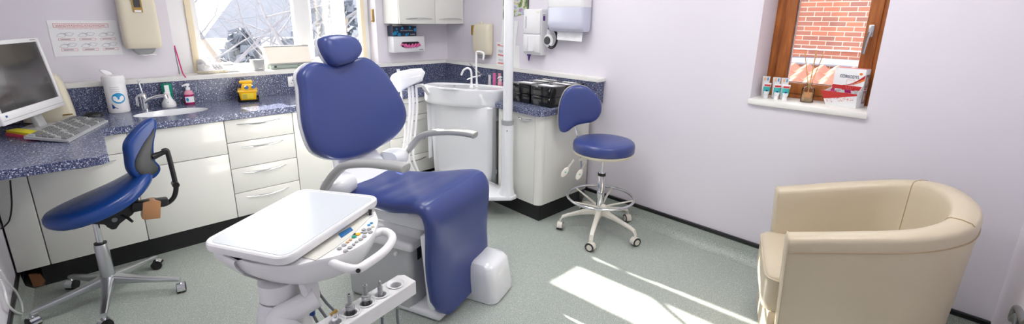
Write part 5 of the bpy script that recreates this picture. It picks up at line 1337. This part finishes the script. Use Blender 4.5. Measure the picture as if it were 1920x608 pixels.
# small things behind the bowl
def PB2(x, y, X=2.72): return atx(x, y, X)
for k, (px, m, cap, lb, r, h) in enumerate(((918, 'white', 'lgrey', 'white toothpaste tube behind the spittoon, next to the pink tube', .014, .13), (924, 'pinkg', 'white', 'hot pink upright tube behind the spittoon', .016, .15), (930, 'soap2', 'lgrey', 'salmon pink upright tube behind the spittoon', .017, .15))):
    p = PB2(px, 147); y = p.y; c = V((2.72 + .02 * k, y, .871)); t = thing('upright_tube', lb, 'tube', c)
    b = B(); b.lathe([(r * .8, 0), (r * .8, .022)], c, 18); b.build('cap', cap, t)
    b = B(); b.loft([[c + V((r * a_ * math.cos(q), r * b_ * math.sin(q), z)) for q in ang(20)] for a_, b_, z in ((.85, .85, .022), (.95, .95, .035), (.5, 1.1, .10), (.1, 1.2, h))]); b.build('tube', m, t)
pump_bottle((2.66, PB2(938, 150, 2.66).y, .871), 'pink soap pump bottle between the tubes and the lamp post', 'soap2', .026, False, .95)
wp = atx(949, 170, 2.50)
t = wipes_tub(tuple(atz(951, 192, .871)), .028, .285, 'tall narrow white tub with blue logo half hidden by the lamp post')
def corner_tap():
    p = atx(900, 140, 2.80); c = V((2.80, p.y, 0))
    t = thing('wall_tap', 'chrome lever tap on the splashback behind the spittoon spouts', 'tap', c + V((0, 0, .9)))
    b = B(); b.cyl(c + V((.062, 0, .965)), c + V((-.01, 0, .965)), .020, .023); b.build('body', 'chrome', t)
    b = B(); b.tube([c + V((.0, 0, .965)), c + V((-.07, .03, .95)), c + V((-.12, .05, .93))], .010, 12); b.build('spout', 'chrome', t)
    b = B(); b.tube([c + V((0, .0, .985)), c + V((-.01, .07, 1.03)), c + V((-.02, .13, 1.075))], [.010, .006, .005], 10); b.build('lever', 'chrome', t)
corner_tap()

# ------------------------------------------------------------------ on the little window sill
SZ = SZ0 + .0005
def paste(c, label, s=1.0, back=False):
    c = V(c); t = thing('toothpaste_tube', label, 'toothpaste', c, group='toothpaste tubes on the window sill')
    N = V((-.93, -.36, 0)).normalized(); X = V((-N.y, N.x, 0))
    X = -X if X.y > 0 else X
    def el(w_, d_, z, n=20): return [c + X * (w_ * math.cos(a)) + N * (d_ * math.sin(a)) + V((0, 0, z)) for a in ang(n)]
    b = B(); b.loft([el(.0125, .0125, 0), el(.0125, .0125, .022), el(.010, .010, .024)]); b.build('cap', 'white', t)
    b = B(); b.loft([el(.012, .010, .024), el(.0165, .014, .030), el(.0175, .013, .045)]); b.build('shoulder', 'white', t)
    h1 = .095
    b = B(); b.loft([el(.0170, .0135, .030), el(.0185, .0115, .052), el(.0195, .009, .072)]); b.build('teal_band', 'teal' if not back else 'white', t)
    b = B(); b.loft([el(.0195, .009, .0722), el(.0205, .0065, .083), el(.0215, .003, h1 - .004), el(.022, .001, h1)]); b.build('crimp', 'white', t)
    b = B(); q = c + N * .0085 + V((0, 0, .076)); b.prism([q - X * .016, q + X * .016, q + X * .016 + V((0, 0, .010)) - N * .0012, q - X * .016 + V((0, 0, .010)) - N * .0012], N * .002); b.build('red_band', 'red' if not back else 'orange2', t)
    if not back:
        b = B(); q = c + N * .0122 + V((0, 0, .050)); b.prism([q + X * (.007 * math.cos(a)) + V((0, 0, .006 * math.sin(a) + (.0 if math.sin(a) < 0 else -.002))) for a in ang(16)], N * .001); b.build('emblem', 'dblue', t)
M['orange2'] = mat('pale_orange_print', S(240, 190, 150), .5)
for k, (px, lb) in enumerate(((1435, 'toothpaste tube at the left end of the little window sill'), (1455, 'toothpaste tube in the middle of the three on the sill'), (1471, 'toothpaste tube nearest the reed diffuser on the sill'))):
    p = atz(px, 184 + k * 2, SZ0); p.x = 3.03
    p = V((3.03, pl(px, 184, (3.03, 0, 0), (1, 0, 0)).y, SZ))
    paste(p, 'front teal and white ' + lb)
    q = V((3.085, pl(px + 2, 160, (3.085, 0, 0), (1, 0, 0)).y + .006, SZ))
    q.z = SZ
    tb = thing('toothpaste_carton', ('white carton behind the toothpaste tube at the left sill end', 'white carton behind the middle toothpaste tube', 'white carton behind the toothpaste tube by the diffuser')[k], 'toothpaste', q, group='white cartons behind the toothpaste tubes')
    N = V((-.93, -.36, 0)).normalized(); X = V((N.y, -N.x, 0))
    b = B(); b.loft([[q + X * x + N * y + V((0, 0, z)) for x, y in rrect(w_, d_, .004, 3)] for w_, d_, z in ((.026, .020, 0), (.030, .020, .02), (.040, .012, .10), (.043, .004, .128))]); b.build('sleeve', 'white', tb)
    for dx_, m_ in ((-.009, 'cyan'), (.006, 'orange2')):
        b = B(); w2 = .003 if m_ == 'cyan' else .006; u0 = q + N * .0072 + V((0, 0, .103)); u1 = q + N * .0046 + V((0, 0, .121)); b.prism([u0 + X * (dx_ - w2), u0 + X * (dx_ + w2), u1 + X * (dx_ + w2), u1 + X * (dx_ - w2)], N * .001); b.build('print', m_, tb)

def reeds():
    c = V((3.075, pl(1512, 190, (3.075, 0, 0), (1, 0, 0)).y, SZ)); t = thing('reed_diffuser', 'glass reed diffuser bottle with three pale sticks on the little window sill', 'diffuser', c)
    b = B(); b.lathe([(.030, 0), (.032, .004), (.032, .075), (.028, .085), (.013, .092), (.012, .108), (.017, .110), (.017, .114), (.010, .114)], c, 32, caps=False); b.build('bottle', 'bottle', t)
    b = B(); b.lathe([(.0285, .006), (.029, .05)], c, 28); b.build('oil', 'oil', t)
    d = (V((CAM.x, CAM.y, 0)) - V((c.x, c.y, 0))).normalized(); a0 = math.atan2(d.y, d.x)
    b = B(); b.loft([[c + V((.0326 * math.cos(a0 + a), .0326 * math.sin(a0 + a), z)) for a in [-.7 + 1.4 * k / 10 for k in range(11)]] for z in (.028, .062)], caps=False, closed=False); b.build('kraft_label', 'kraft', t)
    for bx, tx_ in (((1518, 178), (1509, 95)), ((1516, 178), (1531, 94)), ((1512, 178), (1545, 99)), ((1520, 180), (1532, 95))):
        p0 = pl(*bx, c, (1, 0, 0)); p1 = pl(*tx_, c, (1, 0, 0)); p0 = c + V((.0, max(-.018, min(.018, p0.y - c.y)), .02))
        nk = c + V((0, max(-.009, min(.009, (p1.y - c.y) * .25)), .112))
        dirn = (p1 - nk).normalized()
        b = B(); b.tube([nk - dirn * .085 if abs((nk - dirn * .085).y - c.y) < .026 else nk - dirn * .05, nk, p1], .0021, 8); b.build('reed', 'reed', t)
M['oil'] = mat('amber_oil', S(206, 176, 136), .2); M['kraft'] = mat('kraft_label', S(186, 136, 92), .7)
reeds()

def corsodyl():
    # tray-fronted carton: front faces the room, side faces right
    A = pl(1543, 196, (0, 0, SZ0), (0, 0, 1)); Bq = pl(1603, 204, (0, 0, SZ0), (0, 0, 1))
    A = V((3.075, .625, SZ)); Bq = V((3.045, .470, SZ))
    f = (Bq - A).normalized(); W = (Bq - A).length; dp = V((f.y, -f.x, 0)); dp = dp if dp.x > 0 else -dp; DD = .105; H = .21
    t = thing('display_carton', 'white and red mouthwash carton with open tray front on the little window sill', 'carton', A)
    def g(u, v, w_): return A + f * u + dp * v + V((0, 0, w_))
    b = B(); b.prism([g(.008, .045, .0), g(W, .045, 0), g(W, .045, H), g(.008, .045, H)], dp * (DD - .045), .001); b.build('carton', 'paper', t)
    # side cheeks and sloping tray
    b = B(); b.prism([g(W, .0, 0), g(W, .046, 0), g(W, .046, .125), g(W, -.01, .082)], -f * .002); b.build('tray_side', 'paper', t)
    b = B(); b.prism([g(.008, .01, 0), g(.008, .046, 0), g(.008, .046, .10), g(.0, -.022, .082)], f * .002); b.build('tray_side', 'paper', t)
    fr = lambda u, v: g(-.016 + (W + .020) * u if v > .5 else .008 + (W - .008) * u, .005 - .027 * v, .082 * v)
    def F2(u, v, off=0): 
        a = g(.008 + (W - .008) * u, .002, 0); c = g(-.016 + (W + .020) * u, -.024, .082); return a.lerp(c, v) - dp * off
    b = B(); b.prism([F2(0, 0), F2(1, 0), F2(1, 1), F2(0, 1)], dp * .0015); b.build('tray_front', 'paper', t)
    b = B(); b.prism([F2(0, .42, .0012), F2(.45, .60, .0012), F2(1, .88, .0012), F2(1, 1, .0012), F2(0, 1, .0012)], -dp * .0006); b.build('red_panel', 'red', t)
    random.seed(9)
    for k in range(60):
        u = random.random(); v = .16 + .44 * u + random.uniform(-.05, .22); v = min(v, .9); s = random.uniform(.010, .022)
        if v < .08: continue
        b = B(); b.prism([F2(u * .93, v, .0022), F2(u * .93 + s, v, .0022), F2(u * .93 + s, v + s * 2, .0022), F2(u * .93, v + s * 2, .0022)], -dp * .0005); b.build('dot_print', 'red' if k % 4 else 'orange', t, smooth=0)
    def G2(u, v, off=0): return g(.008 + (W - .008) * u, .045 - off, .0 + H * v)
    b = B(); n = 10
    b.prism([G2(0, .42, .001), G2(1, .42, .001), G2(1, .55, .001), G2(0, .545, .001)], -dp * .0006); b.build('red_band', 'red', t)
    up = [G2(.35 + .65 * k / n, .555 + .30 * (k / n) ** 1.8, .0012) for k in range(n + 1)]; lo = [G2(.35 + .65 * k / n, .545 + .22 * (k / n) ** 1.8, .0012) for k in range(n + 1)]
    b = B(); b.loft([up, lo], caps=False, closed=False); b.build('swoosh', 'red', t, smooth=0)
    lo2 = [G2(.45 + .55 * k / n, .55 + .16 * (k / n) ** 1.8, .0011) for k in range(n + 1)]
    up2 = [G2(.45 + .55 * k / n, .553 + .215 * (k / n) ** 1.8, .0011) for k in range(n + 1)]
    b = B(); b.loft([up2, lo2], caps=False, closed=False); b.build('swoosh', 'orange', t, smooth=0)
    text('lettering', 'CORSODYL', G2(.20, .745, .0014), f, (0, 0, 1), .017, 'navyink', t, width=W * .60)
    b = B(); c = G2(.86, .875, .0012); b.prism([c + f * (.008 * math.cos(a)) + V((0, 0, .007 * math.sin(a))) for a in (0, 1.0, 2.1, 3.1, 4.1, 4.7, 5.3)], -dp * .0006); b.build('maker_emblem', 'orange', t, smooth=0)
    tooth = [(.45, .66), (.46, .70), (.50, .715), (.58, .70), (.66, .71), (.70, .69), (.71, .65), (.69, .56), (.66, .47), (.63, .44), (.61, .47), (.595, .52), (.575, .53), (.555, .52), (.54, .46), (.51, .44), (.48, .48), (.46, .56)]
    b = B(); b.tube(smooth_path([G2(u, v, .0022) for u, v in tooth], 4, True), .0007, 6, closed=True); b.build('tooth_outline', 'redl', t)
    # sachets in the tray
    for k in range(6):
        b = B(); c = g(.03 + k * .024, .015, .072 + .006 * (k % 2)); RM = Matrix.Translation(c) @ Matrix.Rotation(math.atan2(f.y, f.x) + .3 * (k % 3 - 1), 4, 'Z') @ Matrix.Rotation(.5 * (k % 2) - .2, 4, 'X'); b.box((0, 0, 0), (.034, .006, .040), 0, .002, RM); b.build('sachet', 'lgrey' if k % 3 else 'soap', t)
    # pictures on the right side
    def S2(u, v, off=0): return g(W + off, .045 + (DD - .045) * u, H * v)
    for v0 in (.52, .10):
        b = B(); b.prism([S2(.18, v0, .0004), S2(.88, v0, .0004), S2(.88, v0 + .34, .0004), S2(.18, v0 + .34, .0004)], f * .0006); b.build('side_picture', 'sidepic', t, smooth=0)
        b = B(); c = S2(.5, v0 + .17, .0014); b.prism([c + dp * (.012 * math.cos(a)) + V((0, 0, .024 * math.sin(a) * (1 + .2 * math.cos(3 * a)))) for a in ang(18)], f * .0005); b.build('tooth_picture', 'cream', t, smooth=0)
        b = B(); c = S2(.74, v0 + .19, .0018); b.prism([c + dp * (.006 * math.cos(a)) + V((0, 0, .010 * math.sin(a))) for a in ang(14)], f * .0005); b.build('red_spot', 'red', t, smooth=0)
    b = B(); b.prism([S2(.15, .50, .0006), S2(.9, .50, .0006), S2(.5, .455, .0006)], f * .0006); b.build('arrow_print', 'red', t, smooth=0)
    b = B(); b.prism([g(.008, .045, H + .0004), g(W, .045, H + .0004), g(W, DD, H + .0004), g(.008, DD, H + .0004)], (0, 0, .0006)); b.build('top_flap', 'redl', t, smooth=0)
M['sidepic'] = mat('dusky_print', S(160, 130, 132), .5)
corsodyl()

# rack in the right corner
t = thing('wire_rack', 'grey metal loop rack standing by the front wall at the right edge', 'rack', (2.4, -.16, 0))
A = [pl(x, y, (0, -.17, 0), (0, 1, 0)) for x, y in ((1897, 640), (1897, 600), (1903, 582), (1908, 578), (1913, 588), (1920, 610), (1928, 650))]
for dy in (0, -.035):
    zz = A[0].z
    b = B(); b.tube(smooth_path([V((A[0].x, A[0].y + dy, .003))] + [p + V((0, dy, 0)) for p in A] + [V((A[-1].x, A[-1].y + dy, .003))], 6), .008, 10); b.build('wire_loop', 'hoseD', t)
b = B(); b.hull((min(p.x for p in A), -.208, .06), (max(p.x for p in A), -.167, .07), .002); b.build('shelf_bar', 'hoseD', t)
# ------------------------------------------------------------------ light
w = D.worlds.new('world'); C.world = w; w.use_nodes = True
bg = w.node_tree.nodes['Background']; bg.inputs['Color'].default_value = (.93, .965, 1, 1); bg.inputs['Strength'].default_value = 1.9
sd = D.lights.new('sun', 'SUN'); sd.energy = 13; sd.angle = math.radians(.6); sd.color = (1, .95, .87)
so = D.objects.new('sun', sd); COL.objects.link(so); so.location = (0, 8, 6)
el = math.radians(25.0); h = V((.074, -1, 0)).normalized()
so.rotation_euler = (h * math.cos(el) + V((0, 0, -math.sin(el)))).to_track_quat('-Z', 'Y').to_euler()
C.view_settings.view_transform = 'Standard'; C.view_settings.look = 'None'; C.view_settings.gamma = 1; C.view_settings.use_curve_mapping = False
C.view_settings.exposure = 1.12
